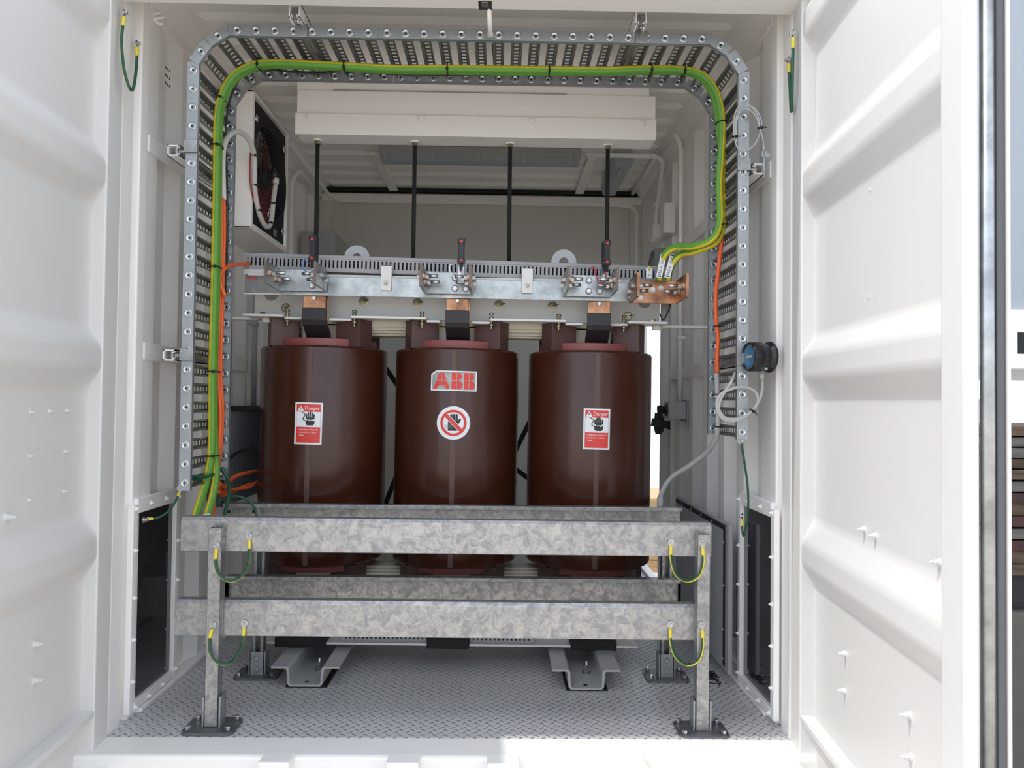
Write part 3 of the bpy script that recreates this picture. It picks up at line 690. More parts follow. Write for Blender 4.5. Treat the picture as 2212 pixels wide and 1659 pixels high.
# low voltage bars: bare copper above, taped below
def ribbon(x, w_, pts, t, nm, m, bev=0.0):
    """flat bar of width w_ following (y, z) points"""
    b = MB(); top = []; bot = []
    P_ = [Vector((0, p[0], p[1])) for p in pts]
    for i, p in enumerate(P_):
        a = P_[max(0, i-1)]; c = P_[min(len(P_)-1, i+1)]; d = (c-a).normalized(); nr = Vector((0, d.z, -d.y))
        if nr.y > 0: nr = -nr
        top.append(p+nr*t/2); bot.append(p-nr*t/2)
    v = []
    for p, q in zip(top, bot): v += [(x-w_/2, p.y, p.z), (x+w_/2, p.y, p.z), (x-w_/2, q.y, q.z), (x+w_/2, q.y, q.z)]
    f = []
    for i in range(len(P_)-1):
        o = i*4; f += [(o, o+1, o+5, o+4), (o+2, o+6, o+7, o+3), (o, o+4, o+6, o+2), (o+1, o+3, o+7, o+5)]
    n = len(v)-4; f += [(0, 2, 3, 1), (n, n+1, n+3, n+2)]
    return b.add(v, f).build(nm, m, T, bev)
for i, x in enumerate(CXS):
    xo = x+(0.008, 0.008, 0.006)[i]
    ribbon(xo, 0.097, [(3.262, 1.70), (3.262, 1.546)], 0.010, 'busbar', 'copper', 0.0015)
    ribbon(xo, 0.102, [(3.262, 1.552), (3.262, 1.500), (3.272, 1.484), (3.335, 1.437), (3.345, 1.425), (3.347, 1.36)], 0.015, 'taped_busbar', 'wrap', 0.002)
    ribbon(xo+0.004, 0.098, [(3.282, 1.70), (3.282, 1.500), (3.292, 1.486), (3.352, 1.442), (3.362, 1.428), (3.364, 1.36)], 0.006, 'busbar', 'copper', 0.001)
    MB().hexhead((xo+(0.0, 0.0, -0.002)[i], 3.256, 1.592), (0, -1, 0), 0.0095, 0.007, washer=False).build('busbar_bolt', 'zinc', T)
MB().box(-0.945, 0.557, 3.238, 3.248, 1.602, 1.684).build('neutral_bar', 'tin', T, 0.001)
MB().box(-1.10, 0.712, 3.252, 3.335, 1.686, 1.696).build('duct_shelf', 'trafo_white', T, 0.001)
for px in (833, 1138):
    x = at(px, 605, 3.23).x; b = MB().box(x-0.0235, x+0.0235, 3.226, 3.231, 1.628, 1.738); b.box(x-0.0235, x+0.0235, 3.226, 3.25, 1.733, 1.738)
    o = b.build('bar_bracket', 'trafo_white', T, 0.0015); MB().hexhead((x, 3.226, 1.660), (0, -1, 0), 0.0075, 0.009, washer=False).build('bracket_bolt', 'gold', o)
def clamp_u(cx, z0, z1, m, nm, lw, edge):
    o = MB(); o.box(cx-0.103, cx+0.103, 3.214, 3.224, z0, z1); o = o.build(nm, m, T, 0.001)
    for s in (-1, 1):
        x = cx+s*0.100; b = MB()
        b.prism([(x-0.005, 3.224, z0), (x-0.005, 3.03, z0+0.004), (x-0.005, 3.03, z1+0.002), (x-0.005, 3.224, z1)], (0.010, 0, 0))
        b.box(x-0.0052, x+0.0052, 3.0285, 3.0305, z0+0.003, z1+0.003, 1)
        fl = b.build('terminal_flange', [m, edge], o)
    # side bolts with long shanks pointing inwards, and the four plate bolts
    for s in (-1, 1):
        x = cx+s*0.100
        for y, dz in ((3.085, 0.008), (3.165, -0.004)):
            z = (z0+z1)/2+dz; b = MB(); ax = Vector((-s, 0, 0)); p = Vector((x, y, z))
            b.lathe(p, ax, [(-0.020, 0.0), (-0.020, 0.0125), (-0.006, 0.0125)], 6, 0, False); b.lathe(p, ax, [(0.005, 0.019), (0.008, 0.019)], 18, 0, False)
            b.lathe(p, ax, [(0.008, 0.015), (0.014, 0.015)], 14, 1, False); b.lathe(p, ax, [(0.014, 0.0130), (0.028, 0.0130)], 6, 0, False)
            b.lathe(p, ax, [(0.028, 0.0075), (0.066, 0.0075)], 12, 0); b.build('terminal_bolt', ['zinc', 'copper'], T)
    return o
TCX = (-0.856, -0.229, 0.369)
for i, cx in enumerate(TCX):
    clamp_u(cx, 1.617, 1.709, 'tin', 'terminal', 0, 'brownedge')
    for dx in ((0.045,), (0.028, 0.075), (0.005, 0.052))[i]:
        for z in (1.686, 1.640):
            b = MB().lathe((cx+dx, 3.214, z), (0, -1, 0), [(0, 0.0150), (0.002, 0.0150)], 20, 1, False)
            b.lathe((cx+dx, 3.214, z), (0, -1, 0), [(0.002, 0.0105), (0.010, 0.0105)], 6, 0, False); b.lathe((cx+dx, 3.214, z), (0, -1, 0), [(0.009, 0.0055), (0.016, 0.0055)], 10, 0, False)
            b.build('plate_bolt', ['zinc', 'midgrey'], T)
cu = clamp_u(0.655, 1.594, 1.692, 'copper', 'neutral_terminal', 0, 'copper')
for dx, z in ((-0.058, 1.672), (-0.058, 1.618), (-0.098, 1.618), (-0.005, 1.652), (0.03, 1.66)):
    b = MB().lathe((0.655+dx, 3.214, z), (0, -1, 0), [(0, 0.011), (0.002, 0.011)], 20, 0, False)
    b.lathe((0.655+dx, 3.214, z), (0, -1, 0), [(0.002, 0.008), (0.009, 0.008)], 6, 0, False); b.lathe((0.655+dx, 3.214, z), (0, -1, 0), [(0.009, 0.005), (0.016, 0.005)], 10, 0, False)
    b.build('plate_bolt', 'zinc', T)
# rating plate at the left end
p0, p1 = at(528, 588, 3.27), at(627, 638, 3.27)
b = MB().box(p0.x, p1.x, 3.272, 3.275, p1.z, p0.z); b.box(p0.x-0.004, p1.x+0.004, 3.268, 3.278, p0.z-0.012, p0.z+0.008, 1); b.box(p0.x-0.002, p1.x+0.002, 3.266, 3.278, p1.z-0.003, p1.z+0.003, 1)
rp = b.build('rating_plate', ['plate', 'trafo_white'], T)
tv, tf = text2d('ABB', 0.022); b = MB(); c = Vector((p0.x+0.027, 3.2715, p0.z-0.030)); b.add([c+Vector((x*1.25, 0, y)) for x, y in tv], tf, 0)
for k in range(6):
    z = p0.z-0.046-k*0.0065
    for x0, x1 in ((0.012, 0.04), (0.045, 0.075), (0.08, 0.10)): b.box(p0.x+x0, p0.x+x1-0.004*(k % 3), 3.2712, 3.2715, z, z+0.0018, 1)
b.build('plate_lettering', ['signred', 'midgrey'], rp)
# bottom clamp, pads and delta links behind
b = MB().box(CXS[0]-0.20, CXS[2]+0.20, 3.40, 3.408, 0.105, 0.33); b.box(CXS[0]-0.20, CXS[2]+0.20, 3.27, 3.408, 0.098, 0.108); b.box(CXS[0]-0.20, CXS[2]+0.20, 3.632, 3.64, 0.105, 0.33)
b.build('bottom_clamp', 'trafo_white', T, 0.002)
b = MB().box(-0.67, 0.17, 3.30, 3.355, 0.108, 0.148)
for k in range(44): b.box(-0.655+k*0.0185, -0.648+k*0.0185, 3.2985, 3.301, 0.116, 0.128, 1)
b.build('lower_duct', ['duct', 'matblack'], T)
for x, w_ in ((CXS[0]-0.02, 0.11), (TX-0.005, 0.092), (CXS[2]+0.005, 0.10)):
    MB().box(x-w_, x+w_, 3.262, 3.42, 0.086, 0.13).build('foot_pad', 'rubber', T, 0.006)
for pts in (((-0.66, 1.42), (-0.36, 1.00)), ((-0.62, 0.50), (-0.40, 1.10)), ((-0.05, 0.62), (0.24, 1.24)), ((0.02, 0.86), (0.22, 0.72))):
    (x0, z0), (x1, z1) = pts; d = Vector((x1-x0, 0, z1-z0)); n_ = Vector((-d.z, 0, d.x)).normalized()*0.012
    MB().obox(((x0+x1)/2, 3.85, (z0+z1)/2), d/2, n_, (0, 0.006, 0)).build('delta_link', 'matblack', T)
# ---- stickers wrapped on the coils
def wrap(x0c, zc, tilt=0.0):
    ct, s_ = math.cos(tilt), math.sin(tilt)
    return lambda a, z, off: cyl_pt(x0c, a*ct-z*s_, zc+a*s_+z*ct, off)
def drect(b, F, a0, a1, z0, z1, off, mi, n=12):
    v = []
    for z in (z0, z1):
        for i in range(n+1): v.append(F(a0+(a1-a0)*i/n, z, off))
    b.add(v, [(i, i+1, n+2+i, n+1+i) for i in range(n)], mi)
def dpoly(b, F, pts, off, mi):
    """flat outline bent round the coil: cut into narrow upright strips first"""
    bm = bmesh.new(); bm.faces.new([bm.verts.new((a, z, 0)) for a, z in pts])
    lo, hi = min(p[0] for p in pts), max(p[0] for p in pts); k = lo+0.006
    while k < hi-1e-4:
        bmesh.ops.bisect_plane(bm, geom=bm.verts[:]+bm.edges[:]+bm.faces[:], plane_co=(k, 0, 0), plane_no=(1, 0, 0)); k += 0.006
    bm.verts.index_update(); bm.verts.ensure_lookup_table()
    b.add([F(v.co.x, v.co.y, off) for v in bm.verts], [[v.index for v in f.verts] for f in bm.faces], mi); bm.free()
def dtext(b, F, s, size, a, z, off, mi, sx=1.0):
    tv, tf = text2d(s, size); b.add([F(a+x*sx, z+y, off) for x, y in tv], tf, mi)
def capsule(a0, z0, a1, z1, r, n=6):
    d = Vector((a1-a0, z1-z0)).normalized(); t = math.atan2(d.y, d.x); out = []
    for k in range(n+1): an = t-math.pi/2+math.pi*k/n; out.append((a1+r*math.cos(an), z1+r*math.sin(an)))
    for k in range(n+1): an = t+math.pi/2+math.pi*k/n; out.append((a0+r*math.cos(an), z0+r*math.sin(an)))
    return out
def danger(x0c, zc, w_, h, tilt):
    F = wrap(x0c, zc, tilt); b = MB(); drect(b, F, -w_/2, w_/2, -h/2, h/2, 0.0018, 0)
    o = b.build('danger_sticker', ['signwhite'], T); b = MB(); e = 0.0072
    drect(b, F, -w_/2+e, w_/2-e, h*0.28, h/2-e, 0.0022, 0); drect(b, F, -w_/2+e, w_/2-e, -h/2+e, -h*0.085, 0.0022, 0)
    for s_ in (-1, 1): drect(b, F, s_*(w_/2-e)-0.0006, s_*(w_/2-e)+0.0006, -h/2+e, h/2-e, 0.0022, 3, 1)
    dpoly(b, F, [(-0.048, h*0.30), (-0.019, h*0.30), (-0.0335, h*0.43)], 0.0026, 1)
    dpoly(b, F, [(-0.0335, h*0.405), (-0.038, h*0.355), (-0.034, h*0.358), (-0.0365, h*0.315), (-0.030, h*0.368), (-0.033, h*0.366)], 0.0030, 2)
    dtext(b, F, 'Danger', 0.0235, 0.0155, h*0.365, 0.0026, 1, 0.92)
    # hand struck by a spark, with a curling lead
    for a, z0, z1 in ((-0.008, 0.022, 0.038), (0.000, 0.018, 0.046), (0.008, 0.018, 0.048), (0.016, 0.019, 0.045), (0.0235, 0.022, 0.038)):
        dpoly(b, F, capsule(a, z0, a, z1, 0.0030), 0.0026, 2)
    dpoly(b, F, [(-0.011, 0.018), (-0.001, 0.022), (0.002, 0.017), (0.010, 0.021), (0.013, 0.015), (0.0265, 0.020), (0.0265, 0.026), (-0.011, 0.026)], 0.0028, 2)
    dpoly(b, F, [(-0.011, 0.012), (-0.002, 0.016), (0.003, 0.011), (0.011, 0.015), (0.014, 0.009), (0.0265, 0.013), (0.0265, -0.001), (0.021, -0.008), (-0.005, -0.008), (-0.011, -0.001)], 0.0026, 2)
    pl = [(-0.026, 0.047), (-0.018, 0.043), (-0.013, 0.037), (-0.018, 0.029), (-0.022, 0.022), (-0.021, 0.016), (-0.013, 0.012)]
    for (a0, z0), (a1, z1) in zip(pl, pl[1:]): dpoly(b, F, capsule(a0, z0, a1, z1, 0.0018, 4), 0.0024, 2)
    for k, (s_, a) in enumerate((('\u2022 Hazardous voltage can', 0.0), ('shock, burn or cause', -0.003), ('death.', -0.027))):
        dtext(b, F, s_, 0.0102, a, -h*0.145-k*0.0118, 0.0026, 4, 0.86)
    b.build('sticker_print', ['signred', 'signwhite', 'signblack', 'midgrey', 'signwhite'], o)
danger(CXS[0], 1.050, 0.1175, 0.180, -0.012); danger(CXS[2], 1.047, 0.1150, 0.177, -0.008)
# maker's plate
F = wrap(CXS[1], 1.244, -0.012); b = MB(); Wd, Hd = 0.200, 0.087
def cutrect(w_, h, c, n=16):
    top = [(-w_/2, h/2-c*0.75), (-w_/2+c, h/2)]+[(-w_/2+c+(w_-c)*i/n, h/2) for i in range(1, n+1)]
    bot = [(w_/2-w_*i/n, -h/2) for i in range(n+1)]
    return top+bot
def strips(b, F, w_, h, c, off, mi, n=16):
    v = []
    for i in range(n+1):
        a = -w_/2+w_*i/n; zt = h/2 if a > -w_/2+c else h/2-c*0.75*(1-(a+w_/2)/c)
        v += [F(a, -h/2, off), F(a, zt, off)]
    b.add(v, [(2*i, 2*i+2, 2*i+3, 2*i+1) for i in range(n)], mi)
strips(b, F, Wd, Hd, 0.022, 0.0022, 0, 20); o = b.build('maker_plate', ['signwhite'], T)
b = MB(); strips(b, F, Wd-0.012, Hd-0.010, 0.020, 0.0026, 0, 20); g_ = 0.0012; h2 = 0.036; zb = -h2
def quarter(ac, rw, zlo, zhi, r_):
    pts = [(ac+g_, zlo), (ac+rw-r_, zlo)]
    for k in range(9): an = -math.pi/2+math.pi*k/8; pts.append((ac+rw-r_+r_*math.cos(an), (zlo+zhi)/2+(zhi-zlo)/2*math.sin(an)))
    return pts+[(ac+g_, zhi)]
a0 = -0.088; ac = -0.0525; tw = 0.0095; bw = 0.0365          # letter A: four quarters
zm = 0.0015; lerp = lambda z: tw+(bw-tw)*(h2-z)/(2*h2)
for s_ in (-1, 1):
    dpoly(b, F, [(ac+s_*g_, zm+g_), (ac+s_*lerp(zm+g_), zm+g_), (ac+s_*lerp(h2), h2), (ac+s_*g_, h2)], 0.0030, 1)
    dpoly(b, F, [(ac+s_*g_, zm-g_), (ac+s_*lerp(zm-g_), zm-g_), (ac+s_*bw, -h2), (ac+s_*(bw-0.016), -h2), (ac+s_*(bw-0.0205), -h2+0.014), (ac+s_*g_, -h2+0.014)], 0.0030, 1)
for ac in (0.0125, 0.0655):
    for z0, z1, rw in ((zm+g_, h2, 0.0225), (-h2, zm-g_, 0.0265)):
        dpoly(b, F, [(ac-0.0215, z0), (ac-g_, z0), (ac-g_, z1), (ac-0.0215, z1)], 0.0030, 1)
        dpoly(b, F, quarter(ac, rw, z0, z1, (z1-z0)/2), 0.0030, 1)
b.build('plate_lettering', ['plate', 'signred'], o)
# round do-not-touch sticker
F = wrap(CXS[1]+0.002, 1.063, 0.0); b = MB()
def disc(b, F, r0, r1, off, mi, n=48):
    v = []
    for k in range(n): an = 2*math.pi*k/n; v += [F(r0*math.cos(an), r0*math.sin(an), off), F(r1*math.cos(an), r1*math.sin(an), off)]
    b.add(v, [(2*k, 2*k+1, (2*k+3) % (2*n), (2*k+2) % (2*n)) for k in range(n)], mi)
for r0, r1 in ((0.0, 0.018), (0.018, 0.036), (0.036, 0.054), (0.054, 0.0722)): disc(b, F, r0, r1, 0.0018, 0)
o = b.build('do_not_touch_sticker', ['signwhite'], T); b = MB()
disc(b, F, 0.0455, 0.0565, 0.0026, 0)
for a, z1, r_ in ((-0.0185, 0.030, 0.0042), (-0.0085, 0.0335, 0.0047), (0.003, 0.034, 0.0048), (0.0135, 0.0335, 0.0048)): dpoly(b, F, capsule(a, -0.005, a, z1, r_), 0.0022, 1)
dpoly(b, F, capsule(0.015, -0.008, 0.0275, 0.015, 0.0048), 0.0022, 1)
dpoly(b, F, [(-0.0235, -0.034), (0.017, -0.034), (0.022, -0.012), (0.018, 0.004), (-0.0235, 0.004)], 0.0022, 1)
dpoly(b, F, [(-0.036-0.0055, 0.036-0.0055), (0.036-0.0055, -0.036-0.0055), (0.036+0.0055, -0.036+0.0055), (-0.036+0.0055, 0.036+0.0055)], 0.0030, 0)
for k in (-1, 1): dpoly(b, F, [(-0.033+k*0.0056, 0.033+k*0.0056), (0.033+k*0.0056, -0.033+k*0.0056), (0.033+k*0.0072, -0.033+k*0.0072), (-0.033+k*0.0072, 0.033+k*0.0072)], 0.0028, 2)
dtext(b, F, "DON'T", 0.0105, -0.021, -0.0125, 0.0034, 3, 1.0); dtext(b, F, 'TOUCH', 0.0105, -0.020, -0.0215, 0.0034, 3, 1.0)
b.build('sticker_print', ['signred', 'signblack', 'signwhite', 'midgrey'], o)
T.rotation_euler.y = 0.006; T.location.x -= 0.007
TT = lambda p: Matrix.Translation(T.location) @ Matrix.Rotation(0.006, 4, 'Y') @ (Vector(p)-WLOC[T.name])
# ------------------------------------------------------------------ things standing on or hanging over the transformer
wd = thing('wiring_duct', 'long grey slotted wiring duct lying on top of the transformer', 'wiring duct', (-0.193, 3.30, 1.700))
x0, x1 = -1.126, 0.740; y0, y1 = 3.275, 3.335; z0, z1 = 1.702, 1.775
b = MB().box(x0, x1, y1-0.002, y1, z0, z1); b.box(x0, x1, y0, y1, z0, z0+0.002); b.box(x0, x1, y0, y0+0.002, z0, z0+0.020); b.box(x0, x1, y0, y0+0.002, z0+0.054, z1-0.014)
n = 105; pit = (x1-x0)/n
for k in range(n):
    b.box(x0+k*pit+pit*0.20, x0+(k+1)*pit-pit*0.20, y0, y0+0.002, z0+0.020, z0+0.054)
b.build('duct_body', 'duct', wd)
b = MB().box(x0, x1, y0-0.002, y1+0.002, z1-0.014, z1+0.002); b.build('duct_lid', 'duct', wd, 0.002)
MB().box(x0+0.01, x1-0.01, y0+0.02, y1-0.008, z0+0.004, z1-0.03).build('duct_wires', 'matblack', wd)
wd.rotation_euler.y = 0.019
def module(px, py, y, yaw, wire_m, lab, wpts, strap_px):
    c = at(px, py, y); rt = Matrix.Rotation(yaw, 3, 'Z'); u = rt @ Vector((1, 0, 0)); v_ = rt @ Vector((0, 1, 0)); k = Vector((0, 0, 1))
    root = thing('indicator_module', lab, 'indicator', c-k*0.06, 'black indicator modules over the terminals')
    b = MB(); b.obox(c+v_*0.018, u*0.0135, v_*0.018, k*0.050); b.obox(c+k*0.043, u*0.0165, v_*0.005, k*0.0105); b.obox(c-k*0.043, u*0.0165, v_*0.005, k*0.0105)
    b.obox(c-v_*0.001, u*0.0115, v_*0.006, k*0.034); b.build('housing', 'black', root, 0.003)
    for s_ in (-1, 1): MB().lathe(c-v_*0.0055+k*s_*0.0385, -v_, [(0, 0.0058), (0.0014, 0.0058), (0.0014, 0.0024), (0.0008, 0.002)], 16, 0, False).build('red_cap', 'reddot', root)
    MB().obox(c-k*0.066+v_*0.004, u*0.007, v_*0.006, k*0.014).build('plug', 'matblack', root)
    sp_ = Vector(c)+v_*0.032; b = MB().obox(Vector((sp_.x, sp_.y, (c.z+0.045+1.655)/2)), u*0.0125, v_*0.002, k*((c.z+0.045-1.655)/2)); b.build('mounting_strap', 'zinc', root)
    MB().tube(spline(wpts, 6), 0.0027, 8).build('wire', wire_m, root)
module(675, 537, 3.10, R(-9), 'blue', 'black module with two red dots above the left terminal, with a blue wire', pz([(684, 575), (680, 590), (668, 590), (655, 580), (652, 565), (657, 558), (663, 566), (668, 571)], 3.13), 0)
module(996.5, 542, 3.12, R(2), 'signwhite', 'black module with two red dots above the middle terminal, with a white wire', pz([(999, 578), (998, 590), (990, 600), (980, 598), (972, 585), (972, 574), (977, 571)], 3.12), 0)
module(1311, 546, 3.12, R(9), 'red', 'black module with two red dots above the right terminal, with a red wire', pz([(1308, 584), (1309, 600), (1304, 610), (1297, 610), (1289, 600), (1284, 580), (1282, 577), (1273, 582)], 3.12), 0)
def rodded(x, lab):
    root = thing('hanging_rod', lab, 'rod', (x, 3.545, 1.72), 'black rods below the white box beam')
    MB().cyl((x, 3.545, 1.70), (x, 3.545, 2.385), 0.0098, n=14).build('rod', 'matblack', root)
    b = MB().lathe((x, 3.545, 2.366), (0, 0, 1), [(0, 0.0155), (0.016, 0.0155)], 6, 0, False); b.build('nut', 'gold', root)
    MB().lathe((x, 3.545, 2.381), (0, 0, 1), [(0, 0.021), (0.006, 0.023)], 20, 0, False).build('washer', 'white', root)
for px, lab in ((686, 'black rod hanging below the white box beam, leftmost of four'), (896, 'black rod hanging below the white box beam, second of four from the left'),
                (1102, 'black rod hanging below the white box beam, third of four from the left'), (1313, 'black rod hanging below the white box beam, rightmost of four')):
    rodded(at(px, 320, 3.545).x, lab)
bx0, bx1 = at(638, 240, 3.47).x, at(1418, 240, 3.47).x
bbm = thing('box_beam', 'white steel box beam under the roof above the transformer', 'beam', ((bx0+bx1)/2, 3.47, 2.39))
b = MB().box(bx0+0.004, bx1-0.002, 3.482, 3.61, 2.392, 2.60); b.box(bx0+0.0, bx1-0.03, 3.49, 3.60, 2.60, 2.705); b.build('beam_body', 'panel_white', bbm, 0.002)
b = MB().box(bx0, bx1, 3.468, 3.482, 2.388, 2.486); b.build('front_angle', 'panel_white', bbm, 0.002)
for px, py in ((670, 252), (911, 259), (1147, 264), (1385, 268)):
    p = at(px, py, 3.468); MB().hexhead(p, (0, -1, 0), 0.0155, 0.012, washer=False).build('beam_bolt', 'panel_white', bbm)
MB().box(bx0+0.17, bx1-0.42, 3.479, 3.4825, 2.600, 2.603).build('seam_gap', 'midgrey', bbm)
# markers and small lead on the copper neutral terminal
def marker(pa, pb, y, lab):
    a, c = at(*pa, y), at(*pb, y); d = (c-a); L = d.length; d.normalize(); u = Vector((d.z, 0, -d.x)); u = -u if u.x < 0 else u
    root = thing('cable_marker', lab, 'cable marker', c, 'white cable markers on the earth cables')
    m_ = (a+c)/2; MB().obox(m_, u*0.0125, Vector((0, 0.0012, 0)), d*(L/2)).build('tag', 'signwhite', root, 0.001)
    b = MB()
    for e in (a+d*0.007, c-d*0.007): b.obox(e+Vector((0, -0.0016, 0)), u*0.0078, Vector((0, 0.0006, 0)), d*0.0023)
    tv, tf = text2d('M.E.N. LINK', 0.019); b.add([m_+(-d)*x*0.80+(-u)*y_*0.9+Vector((0, -0.0018, 0)) for x, y_ in tv], tf)
    b.build('lettering', 'signblack', root)
marker((1434, 549), (1423, 600), 3.125, 'white MEN LINK marker on the earth cable, left one of two'); marker((1454, 549), (1441, 600), 3.125, 'white MEN LINK marker on the earth cable, right one of two')
p = at(1402, 590, 3.19); lt = thing('earth_lug', 'small white lug with looped black lead above the copper terminal', 'lug', p-Vector((0, 0, 0.02)))
MB().box(p.x-0.013, p.x+0.013, 3.188, 3.192, p.z-0.023, p.z+0.023).build('lug_plate', 'signwhite', lt, 0.001); MB().hexhead((p.x, 3.188, p.z-0.004), (0, -1, 0), 0.0062, 0.010).build('lug_bolt', 'zinc', lt)
MB().cyl((p.x, 3.186, p.z+0.012), (p.x, 3.186, p.z+0.030), 0.005).build('lug_crimp', 'ysleeve', lt)
MB().tube(spline(pz([(1402, 577), (1403, 562), (1407, 548), (1410, 543), (1411, 551), (1405, 566), (1403, 578)], 3.187), 6), 0.0022, 8).build('lead', 'matblack', lt)
for xq, xw, z, lab in ((-1.105, XL, 1.524, 'thin white brace bar from the transformer to left wall'), (0.705, XR, 1.512, 'thin white brace bar from the transformer to right wall')):
    tag(MB().box(min(xq, xw), max(xq, xw), 3.44, 3.48, z-0.006, z+0.006).build('brace_bar', 'trafo_white', None, 0.002), lab, 'bar', 'brace bars beside the transformer')
# ------------------------------------------------------------------ hat channels under the transformer
def hat(pxl, pxr, pyf, lab):
    a, c = atz(pxl, pyf, 0.012), atz(pxr, pyf, 0.012); yf = (a.y+c.y)/2; cx = (a.x+c.x)/2; hw = (c.x-a.x)/2
    root = thing('hat_channel', lab, 'channel', (cx, yf, 0.0), 'grey channels under the transformer')
    t = 0.0075; h = 0.078; fl = 0.062; L = 0.95
    out = [(-hw-fl, h), (-hw-0.004, h), (-hw, h-0.008), (-hw+0.004, 0.016), (-hw+0.014, 0.006), (hw-0.014, 0.006), (hw-0.004, 0.016), (hw, h-0.008), (hw+0.004, h), (hw+fl, h)]
    inn = [(hw+fl, h+t), (hw-0.002, h+t), (hw-t-0.003, h-0.002), (hw-t-0.006, 0.022), (hw-t-0.012, 0.006+t), (-hw+t+0.012, 0.006+t), (-hw+t+0.006, 0.022), (-hw+t+0.003, h-0.002), (-hw+0.002, h+t), (-hw-fl, h+t)]
    b = MB(); n = len(out); v = []; f = []
    inn = inn[::-1]
    for y in (yf, yf+L):
        v += [(cx+x, y, z) for x, z in out]+[(cx+x, y, z) for x, z in inn]
    for i in range(n-1):
        f += [(i, i+1, 2*n+i+1, 2*n+i), (n+i, 3*n+i, 3*n+i+1, n+i+1), (i, n+i, n+i+1, i+1), (2*n+i, 2*n+i+1, 3*n+i+1, 3*n+i)]
    f += [(0, 2*n, 3*n, n), (n-1, 2*n-1, 4*n-1, 3*n-1)]
    b.add(v, f); b.build('channel', 'midgrey_l', root)
    MB().box(cx-hw-0.004, cx+hw+0.012, yf+0.004, yf+L, 0.0005, 0.006).build('rubber_mat', 'rubber', root)
    p = Vector((cx+hw*0.25, yf+0.165, 0.0135)); b = MB().lathe(p, (0, 0, 1), [(0, 0.017), (0.003, 0.017)], 18, 0, False); b.lathe(p, (0, 0, 1), [(0.003, 0.0125), (0.018, 0.0125)], 6, 0, False)
    b.lathe(p, (0, 0, 1), [(0.022, 0.0125), (0.036, 0.0125)], 6, 0, False); b.lathe(p, (0, 0, 1), [(0.003, 0.007), (0.052, 0.007)], 12); b.build('stud', 'zinc', root)
    MB().lathe((cx, yf+0.03, 0.0136), (0, 0, 1), [(0, 0.009), (0.0006, 0.009)], 14, 0, False).build('drain_hole', 'matblack', root)
M['midgrey_l'] = mat('channel_grey_paint', (0.40, 0.41, 0.415), 0.42)
hat(618, 699, 1480, 'grey hat channel under left side of the transformer'); hat(1226, 1307, 1487, 'grey hat channel under right side of the transformer')
# ------------------------------------------------------------------ galvanised guard rails in front of the coils
def rail(root, nm, x0, x1, yf, z0, z1, lip, m):
    """channel rail; lip=False closed face to the camera, True flanges to the camera"""
    d = 0.045; t = 0.003; b = MB()
    if not lip:
        pr = [(0.012, z0), (0.0, z0+0.004), (0.0, z1-0.012), (0.012, z1), (d, z1), (d, z1-t), (0.013, z1-t), (t, z1-0.013), (t, z0+0.006), (0.013, z0+t), (d, z0+t), (d, z0)]
    else:
        pr = [(0, z1-0.016), (0, z1), (d, z1), (d, z0), (0, z0), (0, z0+0.016), (t, z0+0.016), (t, z0+t), (d-t, z0+t), (d-t, z1-t), (t, z1-t), (t, z1-0.016)]
    v = [(x, yf+y, z) for x in (x0, x1) for y, z in pr]; n = len(pr)
    f = [(i, (i+1) % n, n+(i+1) % n, n+i) for i in range(n)]+[list(range(n))[::-1], list(range(n, 2*n))]
    b.add(v, f)
    return b.build(nm, m, root, 0.0015)
def post(root, x, y, ztop, hw, dep, m, sleeve_h, back):
    b = MB(); t = 0.003
    ya, yb_ = (y+dep-t, y) if back else (y, y+dep-t)
    b.box(x-hw, x+hw, ya, ya+t, 0.012, ztop); b.box(x-hw, x-hw+t, y, y+dep, 0.012, ztop); b.box(x+hw-t, x+hw, y, y+dep, 0.012, ztop)
    b.box(x-hw, x-hw*0.45, yb_, yb_+t, 0.012, ztop); b.box(x+hw*0.45, x+hw, yb_, yb_+t, 0.012, ztop)
    po = b.build('post', m, root, 0.003)
    b = MB()
    if back:
        b.box(x-hw-0.008, x+hw+0.008, y-0.008, y-0.002, 0.010, 0.105); b.box(x-hw-0.012, x-hw-0.003, y-0.008, y+dep+0.006, 0.010, 0.105); b.box(x+hw+0.003, x+hw+0.012, y-0.008, y+dep+0.006, 0.010, 0.105)
        for z in (0.035, 0.08): b.hexhead((x, y-0.008, z), (0, -1, 0), 0.0105, 0.008, washer=False)
    else:
        b.box(x-hw-0.010, x-hw-0.003, y+0.002, y+dep+0.012, 0.010, 0.115); b.box(x+hw+0.003, x+hw+0.010, y+0.002, y+dep+0.012, 0.010, 0.115)
        b.box(x-hw-0.010, x+hw+0.010, y+dep+0.004, y+dep+0.012, 0.010, 0.115)
    sl = b.build('sleeve', 'steelbase2', po, 0.001)
    b = MB(); k = 0.088; cy = y+dep*0.5; e = 0.014
    pl = [(x-k+e, cy-0.065), (x+k-e, cy-0.065), (x+k, cy-0.065+e), (x+k, cy+0.065-e), (x+k-e, cy+0.065), (x-k+e, cy+0.065), (x-k, cy+0.065-e), (x-k, cy-0.065+e)]
    b.prism([(a, c, 0.001) for a, c in pl], (0, 0, 0.010)); bp = b.build('base_plate', 'steelbase', po, 0.001)
    for sx in (-1, 1):
        for sy in (-1, 1): MB().hexhead((x+sx*(k-0.020), cy+sy*0.045, 0.011), (0, 0, 1), 0.0095, 0.013, washer=False).build('anchor_bolt', 'zinc', po)
    return po
M['steelbase2'] = mat('zinc_sleeve', (0.34, 0.36, 0.37), 0.4, 0.6, var=0.1, scale=25)
gf = thing('guard_rail', 'nearer galvanised guard rail with two posts and two broad rails', 'guard rail', (-0.16, 2.66, 0), 'guard rails in front of the transformer')
yp = 2.655
